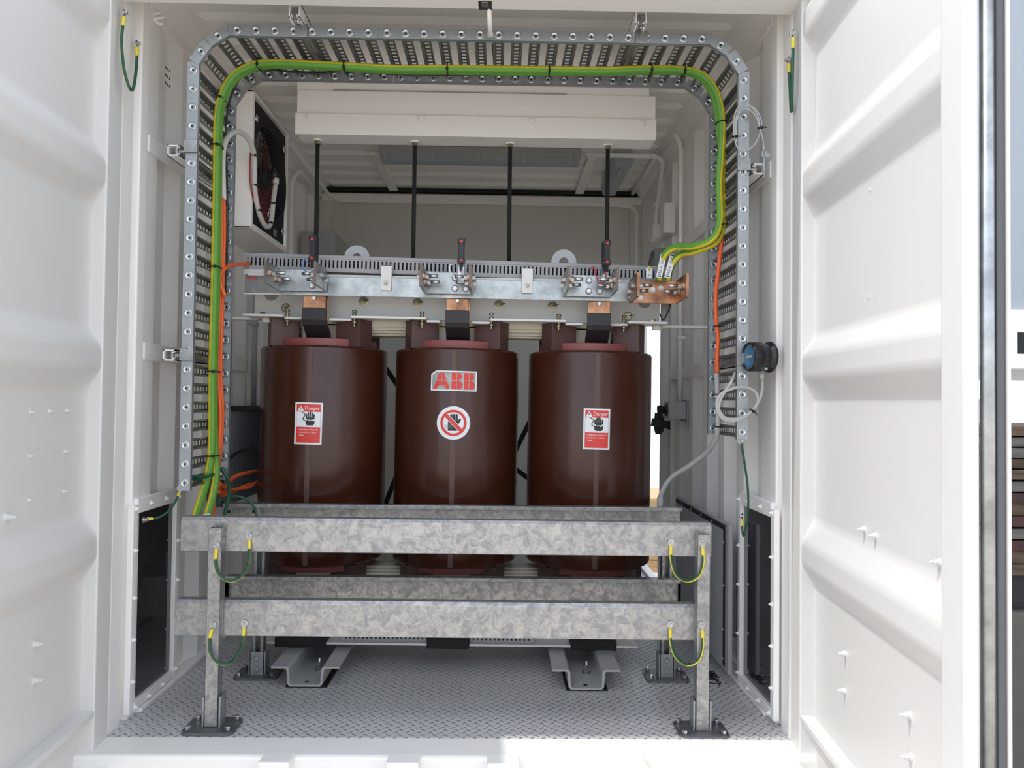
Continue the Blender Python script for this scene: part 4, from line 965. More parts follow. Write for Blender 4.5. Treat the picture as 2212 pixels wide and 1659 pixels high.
xl0, xl1 = at(468, 1150, yp).x, atz(459, 1563, 0.012).x; xr0, xr1 = at(1514, 1160, yp).x, atz(1521, 1572, 0.012).x
PXL, PXR = (xl0+xl1)/2-0.002, (xr0+xr1)/2
post(gf, PXL, yp, at(470, 1141, yp).z, 0.0225, 0.042, 'galv', 0.1, False); post(gf, PXR, yp, at(1512, 1152, yp).z, 0.0225, 0.042, 'galv', 0.1, False)
yr = yp+0.043
ZU = (at(800, 1196, yr).z, at(800, 1121, yr).z); ZLo = (at(800, 1378, yr).z, at(800, 1299, yr).z)
rail(gf, 'upper_rail', at(389, 1150, yr).x, at(1536, 1160, yr).x, yr, ZU[0], ZU[1], False, 'galv'); rail(gf, 'lower_rail', at(376, 1330, yr).x, at(1501, 1340, yr).x, yr, ZLo[0], ZLo[1], False, 'galv')
gb = thing('guard_rail', 'farther galvanised guard rail close to the coils, half hidden by the nearer one', 'guard rail', (-0.16, 3.12, 0), 'guard rails in front of the transformer')
yb = 3.165; xbl, xbr = at(556, 1440, yb).x, at(1440, 1445, yb).x
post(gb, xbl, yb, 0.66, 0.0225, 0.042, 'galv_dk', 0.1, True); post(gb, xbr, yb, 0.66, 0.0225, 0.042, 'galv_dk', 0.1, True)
yq = 3.118
for nm, pyt, h, pl, pr_ in (('upper_rail', 1092, 0.13, 481, 1475), ('lower_rail', 1248, 0.13, 486, 1471)):
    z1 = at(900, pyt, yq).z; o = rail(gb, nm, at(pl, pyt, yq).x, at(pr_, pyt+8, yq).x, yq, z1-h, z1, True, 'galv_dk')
    if nm == 'upper_rail':
        for px in (493, 549):
            p = at(px, 1105, yq+0.0405); MB().box(p.x-0.0085, p.x+0.0085, yq+0.0405, yq+0.0425, p.z-0.006, p.z+0.006).build('slot', 'matblack', o)
gf.rotation_euler.y = 0.003; gf.location.z -= 0.002
# bonding leads on the nearer guard rail
def bond(pts, y, lab, name='bonding_lead', r=0.0052, slv=0.030, grp='earth bonding leads', dirs=((0, -1, 0), (0, -1, 0)), stripe=True, slv0=None):
    P_ = pz(pts, y); root = thing(name, lab, 'earth lead', P_[0], grp)
    s = spline(P_, 7)
    def cut(s, L):
        a = 0
        for i in range(len(s)-1):
            a += (s[i+1]-s[i]).length
            if a > L: return i+1
        return len(s)-1
    slv0 = slv if slv0 is None else slv0; i0 = cut(s, slv0+0.012); i1 = len(s)-1-cut(s[::-1], slv+0.012)
    j0 = cut(s, 0.012); j1 = len(s)-1-cut(s[::-1], 0.012)
    MB().tube(s[i0-1:i1+2], r, 12, 0, False, (0, -1, 0), [1 if k in (1, 2) else 0 for k in range(12)] if stripe else None).build('lead', ['dgreen', 'yellow'], root)
    for a, c in ((j0, i0), (i1, j1)):
        if c > a: MB().tube(s[a:c+1], r*1.28, 12).build('sleeve', 'ysleeve', root)
    for e, q, d in ((s[0], s[j0], dirs[0]), (s[-1], s[j1], dirs[1])):
        b = MB(); t = (q-e).normalized(); dv = Vector(d); sdv = t.cross(dv)
        if sdv.length > 0.1: b.obox((e+q)/2, t*((q-e).length/2+0.003), sdv.normalized()*0.006, dv*0.0012)
        b.hexhead(e-dv*0.001, d, 0.0068, 0.011); b.build('lug_bolt', 'zinc', root)
    return root
yl = yp-0.003
bond([(468, 1178, yl), (467, 1190, yl), (465, 1215, yl-0.004), (471, 1238, yl-0.01), (487, 1253, yl-0.01), (505, 1254, yl-0.004), (527, 1238, yr-0.012), (537, 1215, yr-0.009), (539, 1190, yr-0.008), (538, 1158, yr-0.004)], yl, 'green and yellow bonding lead looped at upper left of the guard rail')
bond([(460, 1350, yl), (457, 1362, yl), (452, 1385, yl-0.004), (454, 1410, yl-0.01), (470, 1431, yl-0.01), (489, 1434, yl-0.004), (510, 1420, yr-0.012), (524, 1392, yr-0.009), (526, 1370, yr-0.008), (528, 1346, yr-0.004)], yl, 'green and yellow bonding lead looped at lower left of the guard rail')
bond([(1450, 1171, yr-0.004), (1449, 1190, yr-0.008), (1450, 1210, yr-0.009), (1458, 1238, yr-0.012), (1475, 1253, yr-0.012), (1495, 1254, yl-0.004), (1513, 1240, yl-0.01), (1520, 1212, yl-0.008), (1519, 1195, yl-0.004), (1517, 1173, yl)], yl, 'green and yellow bonding lead looped at upper right of the guard rail')
bond([(1448, 1349, yr-0.004), (1448, 1370, yr-0.008), (1449, 1388, yr-0.009), (1457, 1415, yr-0.012), (1475, 1433, yr-0.012), (1493, 1436, yl-0.004), (1511, 1424, yl-0.01), (1519, 1395, yl-0.008), (1518, 1375, yl-0.004), (1516, 1350, yl)], yl, 'green and yellow bonding lead looped at lower right of the guard rail')
# bonding leads between doors and posts, and to the panes
bond([(268, 28, 2.55), (267, 45, 2.55), (263, 75, 2.545), (263, 105, 2.54), (268, 150, 2.54), (278, 186, 2.55), (286, 194, 2.58), (291, 175, 2.62), (295, 140, 2.65), (296, 115, 2.66), (296, 94, 2.665)], 2.6, 'green bonding lead hanging from the hinge side of left door to its post', dirs=((1, 0, 0), (1, 0, 0)), slv=0.035)
bond([(1713, 72, 2.53), (1713, 88, 2.53), (1713, 105, 2.53), (1712, 150, 2.53), (1711, 200, 2.54), (1710, 236, 2.56), (1709, 239, 2.57), (1708, 225, 2.59), (1706, 180, 2.61), (1704, 150, 2.62), (1703, 130, 2.625)], 2.6, 'green bonding lead hanging from the hinge side of right door to its post', dirs=((-1, 0, 0), (-1, 0, 0)), slv=0.035, stripe=False)
bond([(311, 1123, 2.78), (322, 1121, 2.79), (340, 1119, 2.80), (360, 1108, 2.80), (375, 1090, 2.79), (386, 1068, 2.775), (389, 1055, 2.765)], 2.78, 'thin green earth lead from the foot of left ladder to the left pane', dirs=((1, 0, 0), (0, -1, 0)), r=0.004, slv=0.02, stripe=False)
bond([(1600, 952, 2.765), (1606, 985, 2.78), (1615, 1050, 2.80), (1616, 1100, 2.81), (1611, 1140, 2.82), (1607, 1158, 2.83), (1604, 1148, 2.85), (1603, 1130, 2.87), (1604, 1115, 2.88)], 2.8, 'thin green earth lead from the foot of right ladder to the right pane', dirs=((0, -1, 0), (-1, 0, 0)), r=0.0042, slv=0.03, stripe=False, slv0=0.0)
# ------------------------------------------------------------------ extractor fan on the left wall
fx = -1.132; fy0, fy1 = 3.38, 3.95; fz0, fz1 = 1.925, 2.555; fc = Vector((fx, 3.665, 2.235))
fan = thing('extractor_fan', 'white boxed extractor fan with black wire guard and red blades high on left wall', 'fan', (XL, fc.y, fz0))
b = MB(); b.box(XL-0.01, fx, fy0, fy0+0.012, fz0, fz1); b.box(XL-0.01, fx, fy1-0.012, fy1, fz0, fz1); b.box(XL-0.01, fx, fy0, fy1, fz0, fz0+0.012); b.box(XL-0.01, fx, fy0, fy1, fz1-0.012, fz1)
b.box(fx-0.018, fx-0.0006, fy0+0.012, fy0+0.03, fz0+0.012, fz1-0.012); b.box(fx-0.018, fx-0.0006, fy0+0.03, fy1-0.012, fz0+0.012, fz0+0.03); b.build('housing', 'panel_white', fan, 0.003)
n = 40; v = []; f = []; xx = fx-0.012; hy, hz = (fy1-fy0)/2-0.018, (fz1-fz0)/2-0.018                # plate with a round opening
for k in range(n):
    a = 2*math.pi*k/n; c, s_ = math.cos(a), math.sin(a); m_ = 1/max(abs(c), abs(s_))
    v += [(xx, fc.y+c*0.238, fc.z+s_*0.238), (xx, fc.y+c*m_*hy, fc.z+s_*m_*hz), (xx-0.05, fc.y+c*0.238, fc.z+s_*0.238)]
for k in range(n):
    a, c = 3*k, 3*((k+1) % n); f += [(a, c, c+1, a+1), (a, a+2, c+2, c)]
MB().add(v, f).build('fan_plate', 'rubber', fan)
b = MB()
for r_ in [0.055+0.0158*i for i in range(12)]:
    b.tube([fc+Vector((0.004+0.02*(1-r_/0.25), math.cos(a)*r_, math.sin(a)*r_)) for a in [2*math.pi*k/40 for k in range(40)]], 0.0021, 4, 0, True)
for k in range(6):
    a = k*math.pi/3+0.3; b.tube([fc+Vector((0.024, math.cos(a)*0.04, math.sin(a)*0.04)), fc+Vector((0.003, math.cos(a)*0.245, math.sin(a)*0.245))], 0.002, 4)
b.build('wire_guard', 'matblack', fan)
for k in range(5):
    a0 = k*2*math.pi/5+1.05; v = []
    for r_ in (0.06, 0.14, 0.225):
        for da, dx in ((-0.52, -0.028), (0.0, -0.016), (0.46, 0.0)): v.append(fc+Vector((-0.045+dx, math.cos(a0+da)*r_, math.sin(a0+da)*r_)))
    f = [(i*3+j, i*3+j+1, i*3+j+4, i*3+j+3) for i in range(2) for j in range(2)]
    v2 = [p+Vector((-0.003, 0, 0)) for p in v]; f2 = [tuple(q+9 for q in reversed(t)) for t in f]
    MB().add(v+v2, f+f2, 0, True).build('fan_blade', 'fanred', fan)
MB().lathe(fc+Vector((-0.08, 0, 0)), (1, 0, 0), [(0, 0.055), (0.06, 0.055), (0.075, 0.04), (0.08, 0.0)], 24).build('motor_hub', 'black', fan)
b = MB()
for k in range(4): b.obox((XL+0.03, fc.y, fz0+0.075+k*0.055), (0.012, 0, -0.010), (0, 0.22, 0), (0.002, 0, 0.003))
b.build('shutter', 'zinc', fan); MB().box(XL+0.012, XL+0.02, fy0+0.02, fy1-0.02, 2.195, fz1-0.02).build('back_panel', 'rubber', fan)
for y, z in ((fy0+0.075, fz1-0.105), (fy0+0.06, fz0+0.155), (fy1-0.06, fz1-0.10), (fy1-0.06, fz0+0.10)):
    MB().lathe((fx-0.011, y, z), (1, 0, 0), [(0, 0.019), (0.006, 0.018), (0.011, 0.012), (0.013, 0.0)], 18).build('fixing_dome', 'zinc', fan)
MB().box(fx-0.0115, fx-0.009, fy1-0.20, fy1-0.15, fz0+0.05, fz0+0.085).build('fan_label', 'plate', fan)
fcp = pz([(483, 432, 3.02), (482, 400, 3.02), (481, 360, 3.02), (483, 320, 3.03), (493, 295, 3.07), (508, 285, 3.12), (523, 288, 3.18), (538, 303, 3.25), (548, 330, 3.32), (550, 370, 3.36), (550, 405, 3.38), (555, 440, 3.42), (562, 468, 3.46), (573, 488, 3.52), (582, 488, 3.56), (587, 470, 3.59), (590, 440, 3.61), (595, 398, 3.64)], 3.0)
fcd = thing('flexible_conduit', 'pale grey conduit looping from the left ladder into the fan', 'conduit', fcp[0])
MB().tube(spline(fcp, 6), 0.0115, 12).build('conduit', 'palegrey', fcd); MB().tube([fcp[-1], fcp[-1]+Vector((0.0, 0.003, 0.03))], 0.016, 14).build('end_fitting', 'palegrey', fcd)
MB().tube([fcp[-1]+Vector((0.0, 0.003, 0.03)), fcp[-1]+Vector((-0.02, 0.006, 0.07))], 0.018, 14).build('gland', 'black', fcd)
cable('red_wire', pz([(541, 330, 3.35), (540, 370, 3.36), (541, 400, 3.36), (547, 430, 3.40)], 3.4), 0.003, 'fanred', 'thin dark red wire hanging in front of the fan guard', 'wire')
for px, py, y, ax, lab in ((549, 337, 3.33, Zx, 'uppermost of four'), (551, 401, 3.38, Zx, 'second of four from the top'), (590, 440, 3.61, Zx, 'on the riser below its end fitting'), (559, 455, 3.44, Zx, 'lowest on the descending run'), (584, 482, 3.57, Zx, 'at the bottom of its loop')):
    tie(px, py, y, (.0135, .0135), ax, 'black cable tie on the pale fan conduit, '+lab, 'black cable ties on the fan conduit')
# ------------------------------------------------------------------ round gauge and grey capillaries on the right ladder
ga = Vector((-0.985, -0.17, 0)).normalized(); gc = at(1640, 771, 2.705)
gauge = thing('round_gauge', 'black round dial gauge with blue face on the right ladder', 'gauge', gc-Vector((0, 0, 0.06)))
b = MB().lathe(gc, ga, [(-0.046, 0.054), (-0.043, 0.057), (-0.034, 0.057), (-0.030, 0.049), (-0.008, 0.049), (-0.002, 0.054), (0.040, 0.054), (0.044, 0.051), (0.044, 0.0455), (0.036, 0.0455)], 40)
b.build('gauge_housing', 'gloss', gauge)
fcg = gc+ga*0.0375; MB().lathe(fcg, ga, [(0, 0.0455), (0.0008, 0.0455)], 36, 0, False).build('dial', 'dialblue', gauge)
a_, u_, v_ = MB().frame(ga); b = MB().obox(fcg+ga*0.002, u_*0.020, v_*0.004, ga*0.0006); b.build('dial_label', 'ltgrey', gauge)
for k in (-0.5, 0.35): MB().lathe(gc-ga*0.0+(u_*math.sin(k)-Vector((0, 0, 1))*math.cos(k))*0.048+Vector((0.01, -0.0, 0)), Vector((0, -1, -0.2)), [(0, 0.006), (0.012, 0.005)], 10).build('gauge_screw', 'zinc', gauge)
gp = pz([(1646, 806, 2.70), (1646, 818, 2.70)], 2.70); MB().tube(gp, 0.0085, 12).build('gland', 'ltgrey', gauge)
cable('capillary', pz([(1646, 812), (1647, 838), (1640, 865), (1622, 890), (1597, 907), (1570, 908), (1554, 896), (1548, 874), (1556, 853), (1578, 841), (1603, 836), (1626, 842), (1637, 857), (1634, 877), (1615, 897), (1592, 905), (1566, 902), (1553, 884), (1557, 862), (1570, 840), (1581, 822), (1587, 806, 2.76)], 2.715), 0.0056, 'ltgrey', 'grey capillary looped below the round gauge', 'capillary', None, 10)
lo = [(1641, 272), (1637, 250), (1622, 230), (1604, 226), (1590, 240), (1585, 268), (1587, 300), (1595, 320), (1612, 325), (1630, 312), (1641, 290), (1645, 262), (1632, 236), (1612, 228), (1595, 240), (1589, 268), (1590, 296), (1592, 306), (1590, 270), (1600, 240), (1618, 236), (1634, 254), (1643, 282), (1649, 306), (1650, 330)]
cable('probe_lead', pz(lo, 2.715), 0.0030, 'ltgrey', 'thin grey probe lead coiled in front of upper right ladder', 'lead', None, 8)
pr0, pr1 = at(1650, 326, 2.715), at(1651, 386, 2.715); prb = thing('probe', 'thin steel temperature probe hanging below the coiled grey lead', 'probe', pr1)
MB().tube([pr0, pr1], 0.0055, 12).build('probe_tube', 'steelbase2', prb); MB().obox(pr0.lerp(pr1, 0.12), (0.009, 0, 0), (0, 0.004, 0), (0, 0, 0.011)).build('probe_clip', 'zinc', prb)
MB().obox(pr0.lerp(pr1, 0.14)+Vector((0.014, 0.004, 0)), (0.010, 0, 0), (0, 0.002, 0), (0, 0, 0.007)).build('probe_clip', 'zinc', prb)
def dense(p, step):
    s = spline(p, 24); out = [s[0]]; acc = 0
    for a, c in zip(s, s[1:]):
        acc += (c-a).length
        if acc >= step: out.append(c); acc = 0
    return out
cc = dense(pz([(1548, 806, 2.985), (1550, 850), (1551, 900), (1550, 930), (1543, 955, 3.02), (1522, 981, 3.08), (1488, 1007, 3.15), (1455, 1028, 3.21), (1438, 1047, 3.235), (1428, 1070, 3.245), (1426, 1090, 3.245)], 2.985), 0.0034)
cor_ = thing('corrugated_conduit', 'grey corrugated conduit sweeping from the right ladder behind the back rail', 'conduit', cc[-1])
MB().tube(cc, lambda i: 0.0118 if i % 2 else 0.0098, 12).build('conduit', 'ltgrey', cor_)
e = cc[-1]; MB().tube([e+Vector((0, 0, 0.03)), e-Vector((0, 0, 0.02)), e-Vector((0, 0.0, 0.06))], 0.0135, 14).build('end_fitting', 'duct', cor_)
MB().tube([e-Vector((0, 0, 0.05)), Vector((e.x, e.y, 0.06)), Vector((e.x, e.y, 0.0))], 0.0095, 12).build('riser', 'duct', cor_)
for px, py, y, r, ax, lab in ((1642, 277, 2.715, (.008, .008), Zx, 'on the coiled probe lead, right side'), (1587, 296, 2.715, (.008, .008), Zx, 'on the coiled probe lead, left side'),
    (1551, 852, 2.985, (.0145, .0145), Zx, 'on the corrugated conduit beside the grey loop'), (1551, 922, 2.985, (.0145, .0145), Zx, 'on the corrugated conduit at foot of the ladder'), (1624, 887, 2.715, (.011, .009), Dg, 'holding the two turns of the gauge capillary')):
    tie(px, py, y, r, ax, 'black cable tie '+lab, 'black cable ties on the right side')
# ------------------------------------------------------------------ limit switch above the ladder
p = at(1056, 9, 2.61); q = at(1059, 78, 2.715); lsw = thing('limit_switch', 'black limit switch with white conduit drop at the top centre', 'switch', q)
MB().tube([p, q], 0.0088, 14).build('conduit', 'white', lsw); MB().tube([q, q+Vector((0, 0, 0.012))], 0.0108, 14).build('end_bush', 'white', lsw)
pb = at(1048, 6, 2.59); MB().box(pb.x-0.024, pb.x+0.024, 2.565, 2.625, pb.z-0.008, 2.546).build('switch_body', 'black', lsw, 0.003)
MB().box(pb.x-0.012, pb.x+0.012, 2.570, 2.60, pb.z-0.011, pb.z-0.006).build('switch_plate', 'zinc', lsw)
# ------------------------------------------------------------------ lights and pipework under the roof
z = 2.628; y = 4.56; x0, x1 = at(822, 345, y).x, at(1254, 345, y).x
lum = thing('batten_light', 'long dark batten light across the roof with five clips', 'light fitting', ((x0+x1)/2, y, 2.70))
MB().box(x0, x1, y-0.045, y+0.045, z+0.012, 2.70).build('light_body', 'ltgrey', lum, 0.006)
b = MB(); v = []; n = 9
for x in (x0+0.01, x1-0.01):
    for k in range(n): a = math.pi*k/(n-1); v.append((x, y-math.cos(a)*0.043, z+0.012-math.sin(a)*0.042))
f = [(k, k+1, n+k+1, n+k) for k in range(n-1)]+[list(range(n)), list(range(n, 2*n))[::-1]]
b.add(v, f, 0, False).build('lens', 'diffuser', lum)
for px in (835, 935, 1034, 1132, 1231):
    x = at(px, 345, y).x; MB().box(x-0.013, x+0.013, y-0.049, y-0.040, z-0.018, z+0.028).build('clip', 'zinc', lum, 0.001)
l2 = thing('batten_light', 'short grey batten light running lengthwise at back right of roof', 'light fitting', (0.735, 4.8, 2.70)); b = MB()
ya, yb2 = 4.50, 5.12; xs_ = 0.735
b.prism([(xs_-0.040, ya, 2.585), (xs_+0.040, ya, 2.585), (xs_+0.055, ya, 2.64), (xs_+0.055, ya, 2.655), (xs_-0.055, ya, 2.655), (xs_-0.055, ya, 2.64)], (0, yb2-ya, 0)); b.build('lens', 'diffuser', l2, 0.004)
MB().box(xs_-0.024, xs_+0.024, ya+0.01, yb2-0.06, 2.580, 2.586).build('lens_strip', 'ltgrey', l2); MB().box(xs_-0.05, xs_+0.05, ya+0.005, yb2-0.005, 2.655, 2.70).build('light_body', 'ltgrey', l2)
for x, lab in ((-0.79, 'white flat roof strap running lengthwise, left one'), (0.56, 'white flat roof strap running lengthwise, right one')):
    tag(MB().box(x-0.03, x+0.03, 4.62, 5.42, 2.672, 2.690).build('roof_strap', 'white_roof', None, 0.003), lab, 'strap', 'roof straps')
def pipe(pts, r, lab, m='white', clips=(), nm='conduit_pipe', box=None):
    P_ = [Vector(p) for p in pts]; s = []                                # straight runs with rounded bends
    for i, p in enumerate(P_):
        if i in (0, len(P_)-1): s.append(p); continue
        a, c = P_[i-1], P_[i+1]; k = min(0.07, (a-p).length*0.45, (c-p).length*0.45)
        q0 = p+(a-p).normalized()*k; q1 = p+(c-p).normalized()*k
        s += [q0.lerp(p, t).lerp(p.lerp(q1, t), t) for t in (0, .2, .4, .6, .8, 1)]
    root = thing(nm, lab, 'conduit', P_[-1], 'painted conduits on the walls and roof'); MB().tube(s, r, 12).build('pipe', m, root)
    for c in clips: c = Vector(c); MB().box(c.x-0.022, c.x+0.022, c.y-0.020, c.y+0.020, c.z-0.009, c.z+0.009).build('saddle', m, root, 0.003)
    if box: MB().box(*box).build('junction_box', m, root, 0.006)
    return root
pipe([(0.50, 4.46, 2.64), (0.965, 4.46, 2.64), (0.985, 4.62, 2.55), (0.985, 4.76, 2.35), (0.985, 4.76, 2.29)], 0.014, 'white conduit dropping to a small box high on back right wall', clips=[(0.90, 4.46, 2.64), (0.985, 4.75, 2.42)], box=(0.955, 1.02, 4.70, 4.82, 2.20, 2.29))
pipe([(0.945, 4.5, 2.668), (0.96, 4.13, 2.66), (0.99, 4.12, 2.58), (0.99, 4.12, 1.75), (0.99, 4.12, 1.165)], 0.0135, 'white vertical conduit on right wall running down to the isolator', clips=[(0.995, 4.12, 1.98), (0.995, 4.12, 1.52)])
pipe([(0.945, 4.5, 2.676), (0.945, 5.40, 2.676)], 0.0135, 'white conduit running lengthwise in the roof corner at right')
pipe([(-1.22, 4.3, 2.62), (-1.24, 5.35, 2.62), (-1.18, 5.440, 2.60), (0.85, 5.440, 2.60), (0.985, 5.440, 2.58), (0.985, 5.440, 1.6)], 0.0125, 'white conduit framing the end wall along its top and right side', clips=[(-0.86, 5.445, 2.60), (0.47, 5.445, 2.60), (0.985, 5.445, 2.28)])
pipe([(-1.26, 5.2, 2.57), (-1.265, 4.66, 2.58), (-1.30, 4.62, 2.50), (-1.30, 4.62, 1.75), (-1.30, 4.62, 1.3)], 0.0125, 'white vertical conduit on left wall beyond the fan', clips=[(-1.30, 4.62, 1.98)])
pg = at(543, 700, 3.95); pipe([(-1.29, 3.95, 1.72), (-1.29, 3.95, 1.12)], 0.014, 'grey vertical conduit entering the dark louvre at lower left', 'duct', [(-1.295, 3.95, 1.55)])
# small boxes on the walls
tag(MB().box(XL, -1.10, 4.95, 5.44, 1.62, 2.265).build('control_box', 'ltgrey', None, 0.006), 'plain grey control box in the back left corner above the duct', 'box')
tag(MB().box(0.955, 1.02, 4.38, 4.50, 2.16, 2.34).build('wall_bracket', 'white', None, 0.003), 'small white box high on right wall above the earth cables', 'box')
tag(MB().box(0.93, 1.02, 4.52, 4.66, 1.78, 2.10).build('terminal_box', 'midgrey', None, 0.004), 'dark grey terminal box on right wall behind the earth markers', 'box')
# isolator and black latch at the side doorway
iso = thing('isolator_switch', 'grey isolator switch with black knob on the right wall', 'switch', (1.0, 4.1, 1.07))
MB().box(0.915, 1.012, 4.05, 4.17, 1.072, 1.168).build('switch_box', 'ltgrey', iso, 0.005); MB().box(1.008, 1.022, 4.03, 4.19, 1.058, 1.178).build('back_plate', 'midgrey', iso, 0.002)
MB().lathe((0.916, 4.11, 1.12), (-1, 0, 0), [(0, 0.034), (0.008, 0.032), (0.010, 0.022), (0.026, 0.020)], 20).build('knob', 'black', iso); MB().obox((0.878, 4.11, 1.12), (0.012, 0, 0), (0, 0.007, 0.020), (0, 0.012, -0.006)).build('knob_grip', 'matblack', iso)
lc = at(1424, 915, 4.585); lat = thing('door_latch', 'black door latch with handle on the round post at back right', 'latch', lc-Vector((0, 0, 0.07)))
b = MB(); b.prism([(lc.x-0.020, 4.575, lc.z+0.062), (lc.x+0.014, 4.575, lc.z+0.062), (lc.x+0.024, 4.575, lc.z+0.03), (lc.x+0.024, 4.575, lc.z-0.04), (lc.x+0.010, 4.575, lc.z-0.062), (lc.x-0.016, 4.575, lc.z-0.062), (lc.x-0.026, 4.575, lc.z-0.03), (lc.x-0.026, 4.575, lc.z+0.02)], (0, 0.03, 0)); b.build('latch_plate', 'black', lat, 0.003)
MB().obox((lc.x+0.010, 4.555, lc.z), (0.062, 0, -0.010), (0, 0.018, 0), (0.003, 0, 0.024)).build('latch_bar', 'black', lat, 0.003); MB().box(lc.x+0.052, lc.x+0.070, 4.54, 4.59, lc.z-0.035, lc.z+0.018).build('strike', 'matblack', lat, 0.002)
cable('black_lead', pz([(1422, 672, 3.45), (1426, 680, 3.43), (1432, 691, 3.4), (1440, 680, 3.4), (1447, 662, 3.38), (1449, 640, 3.3), (1447, 622, 3.25)], 3.4), 0.0028, 'matblack', 'thin black lead hanging in a V below the copper terminal', 'lead')
# hatch leaning on right wall, louvre on left wall
ht = thing('wall_hatch', 'grey flat hatch with black seal low on the right wall', 'hatch', (0.98, 3.53, 0.06)); hx = 0.945
M['duct2'] = mat('grey_white_paint', (0.36, 0.365, 0.39), 0.4)
b = MB().box(hx, hx+0.018, 3.075, 3.99, 0.052, 0.662)
for y, z in ((3.2, 0.15), (3.2, 0.55), (3.85, 0.15), (3.85, 0.55)): b.box(hx+0.015, XR+0.004, y-0.02, y+0.02, z-0.02, z+0.02)
b.build('hatch_panel', 'duct2', ht, 0.003)
b = MB().box(hx-0.004, hx+0.002, 3.12, 3.985, 0.632, 0.652); b.box(hx-0.004, hx+0.002, 3.118, 3.126, 0.07, 0.645); b.box(hx-0.004, hx+0.002, 3.136, 3.140, 0.07, 0.63); b.build('seal', 'matblack', ht, 0.001)
for y, z in ((3.30, 0.642), (3.48, 0.642), (3.66, 0.642), (3.84, 0.642), (3.131, 0.58), (3.131, 0.40), (3.131, 0.22), (3.131, 0.10)): MB().lathe((hx-0.004, y, z), (-1, 0, 0), [(0, 0.006), (0.004, 0.005)], 8).build('rivet', 'zinc', ht)
lv = thing('louvre_panel', 'dark grey louvred panel on left wall behind the left coil', 'louvre', (-1.28, 3.9, 0.65))
MB().box(XL, -1.265, 3.45, 4.40, 0.66, 1.12).build('louvre_frame', 'dkgrey', lv, 0.003)
b = MB()
for k in range(16): b.obox((-1.258, 3.49+k*0.056, 0.885), (0.012, 0.008, 0), (-0.0012, 0.0016, 0), (0, 0, 0.215))
b.build('slats', 'slat', lv); b = MB().box(-1.272, -1.24, 3.45, 4.40, 1.10, 1.122); b.build('top_strip', 'matblack', lv)
MB().tube(spline([(-1.236, 3.46, 0.88), (-1.234, 3.6, 0.905), (-1.234, 3.9, 0.905), (-1.234, 4.2, 0.90), (-1.236, 4.38, 0.89)], 5), 0.006, 8).build('louvre_cable', 'matblack', lv)
# lashing hooks in the top front corners and vent perforations
for s, pts, lab in ((-1, [(328, 24), (331, 36), (338, 47), (347, 53), (352, 50)], 'white lashing hook in the top left front corner'), (1, [(1684, 55), (1677, 60), (1672, 66), (1671, 76), (1672, 84)], 'white lashing hook in the top right front corner')):
    y = 2.84; P_ = pz(pts, y); root = thing('lashing_hook', lab, 'hook', P_[0]); MB().tube(spline(P_, 5), 0.006, 10).build('hook_bar', 'white', root)
    for k in (0, 0.55): q = P_[1].lerp(P_[3], k); MB().lathe(q+Vector((-s*0.0, 0.0, 0.01)), (-s, 0, 0.15), [(-0.02*1, 0.009), (0.022, 0.004), (0.030, 0.002)], 8).build('hook_stub', 'white', root)
b = MB()
for i in range(3):
    for j in range(3):
        q = atx((380, 384.5, 388)[i], (110, 120.5, 139)[j]-(0, 0, 2)[j]+i*2, XL+0.002); b.lathe((XL+0.0015, 2.94+0.017*i, 2.455-0.03*j), (1, 0, 0), [(0, 0.0045), (0.0012, 0.0045)], 10, 0, False)
b.build('vent_perforation', 'matblack', wl)
# swarf on the floor
random.seed(3); b = MB()
for k in range(60):
    c = atz(1575+random.gauss(0, 12), 1457+random.gauss(0, 10), 0.002); a = random.uniform(0, 3.1); L = random.uniform(0.006, 0.022)
    if c.x > 0.93: c.x = 0.93-abs(random.gauss(0, 0.035))
    b.obox(c, (math.cos(a)*L, math.sin(a)*L, 0), (-math.sin(a)*0.0016, math.cos(a)*0.0016, 0), (0, 0, 0.0015))
tag(b.build('black_scraps', 'matblack'), 'scatter of thin black scraps on the floor by right wall', 'scraps', None, 'stuff')
# ------------------------------------------------------------------ the yard beyond the right door and the side doorway
yc = 4.2; zb = at(2195, 797, yc).z; xw = at(2160, 500, yc).x
ct = thing('shipping_container', 'white container raised high in the yard beyond the right door', 'container', (xw+1.3, yc, zb))
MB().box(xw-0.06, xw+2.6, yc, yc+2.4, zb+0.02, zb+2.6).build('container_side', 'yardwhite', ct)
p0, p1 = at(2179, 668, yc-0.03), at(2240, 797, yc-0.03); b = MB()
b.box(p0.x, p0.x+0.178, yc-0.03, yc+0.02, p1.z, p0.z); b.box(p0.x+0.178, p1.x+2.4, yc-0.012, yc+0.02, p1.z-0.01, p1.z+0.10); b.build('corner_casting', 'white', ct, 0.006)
MB().box(p0.x+0.05, p0.x+0.128, yc-0.0315, yc-0.02, p1.z+0.085, p1.z+0.205).build('casting_hole', 'matblack', ct)
for k in (0.1, 2.3): MB().box(xw+k+0.25, xw+k+0.45, yc+1.9, yc+2.1, -0.42, zb+0.03).build('leg', 'midgrey', ct)
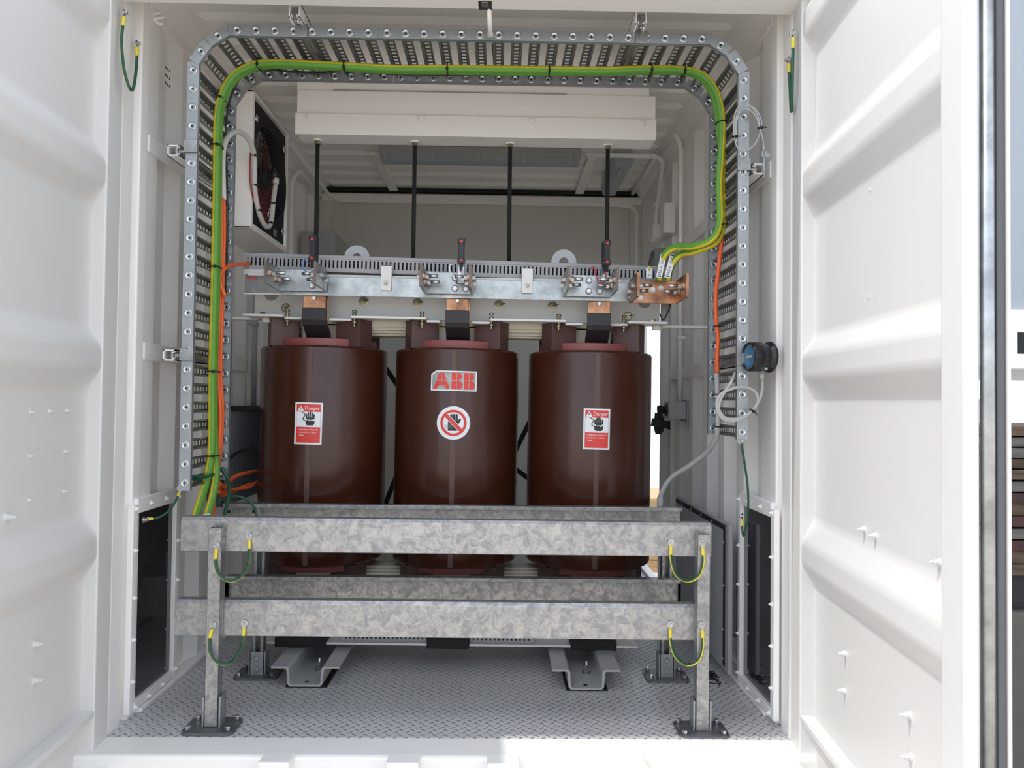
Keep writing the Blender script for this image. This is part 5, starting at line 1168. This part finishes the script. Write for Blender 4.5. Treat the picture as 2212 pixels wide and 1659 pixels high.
def pallet(x0, y0, z0, h, mats, lab, L=1.25):
    root = thing('pallet', lab, 'pallet', (x0+L/2, y0, z0), 'stacked timber beyond the right door'); n = len(mats); t = h/n
    for k, m in enumerate(mats):
        if m is None:
            for bx_ in (0.0, L/2-0.05, L-0.1): MB().box(x0+bx_+0.03, x0+bx_+0.13, y0+0.02, y0+0.7, z0+k*t, z0+(k+1)*t).build('block', 'wood', root)
        else: MB().box(x0+0.01*(k % 3), x0+L-0.02*(k % 2), y0+0.012*(k % 2), y0+0.72, z0+k*t+0.003, z0+(k+1)*t-0.002).build('board', m, root, 0.003)
yt = 3.0; xt = at(2150, 1000, yt).x; zt = lambda py: at(2185, py, yt).z
pallet(xt, yt, zt(1140), zt(1040)-zt(1140), ['redwood', None, 'redwood', 'greywood'], 'timber pallet with red painted boards, second from the top of the stack')
pallet(xt, yt, zt(1040)+0.004, zt(922)-zt(1040), ['wood', 'wood', 'greywood', 'greywood', 'wood'], 'weathered timber boards on top of the stack beyond the right door')
pallet(xt+0.01, yt, zt(1245), zt(1140)-zt(1245)-0.004, ['wood', None, 'redwood', 'greywood'], 'timber pallet with a grey top board, third from the top of the stack')
cr = thing('crate', 'chipped cream crate at the bottom of the timber stack beyond right door', 'crate', (xt+0.6, yt, -0.42))
MB().box(xt-0.02, xt+1.2, yt-0.01, yt+0.8, -0.42, zt(1320)).build('crate_side', 'rust', cr, 0.01); MB().box(xt, xt+1.2, yt+0.03, yt+0.8, zt(1320)-0.002, zt(1245)-0.002).build('crate_lid', 'matblack', cr)
sh2 = thing('shed', 'distant grey ribbed shed roof seen beyond the timber stack', 'shed', (12.2, 18, -0.42)); g0, g1 = at(2168, 885, 18), at(2192, 925, 18)
b = MB().prism([(g0.x-1.2, 18, g0.z+0.5), (g0.x, 18, g0.z), (g1.x, 18, g1.z), (g1.x, 18, -0.42), (g0.x-1.2, 18, -0.42)], (0, 5, 0)); b.build('shed_roof', 'midgrey', sh2)
wc = thing('timber_crate', 'pale timber crate outside the side doorway at back right', 'crate', (1.8, 7.2, -0.42))
M['woodpale'] = mat('pale_timber', (0.50, 0.33, 0.17), 0.75, var=0.25, scale=6, stretch=(0.6, 8, 8))
for k in range(6): MB().box(1.35, 2.3, 7.0, 7.9, -0.42+k*0.115, -0.42+(k+1)*0.115-0.006).build('board', 'woodpale', wc, 0.003)
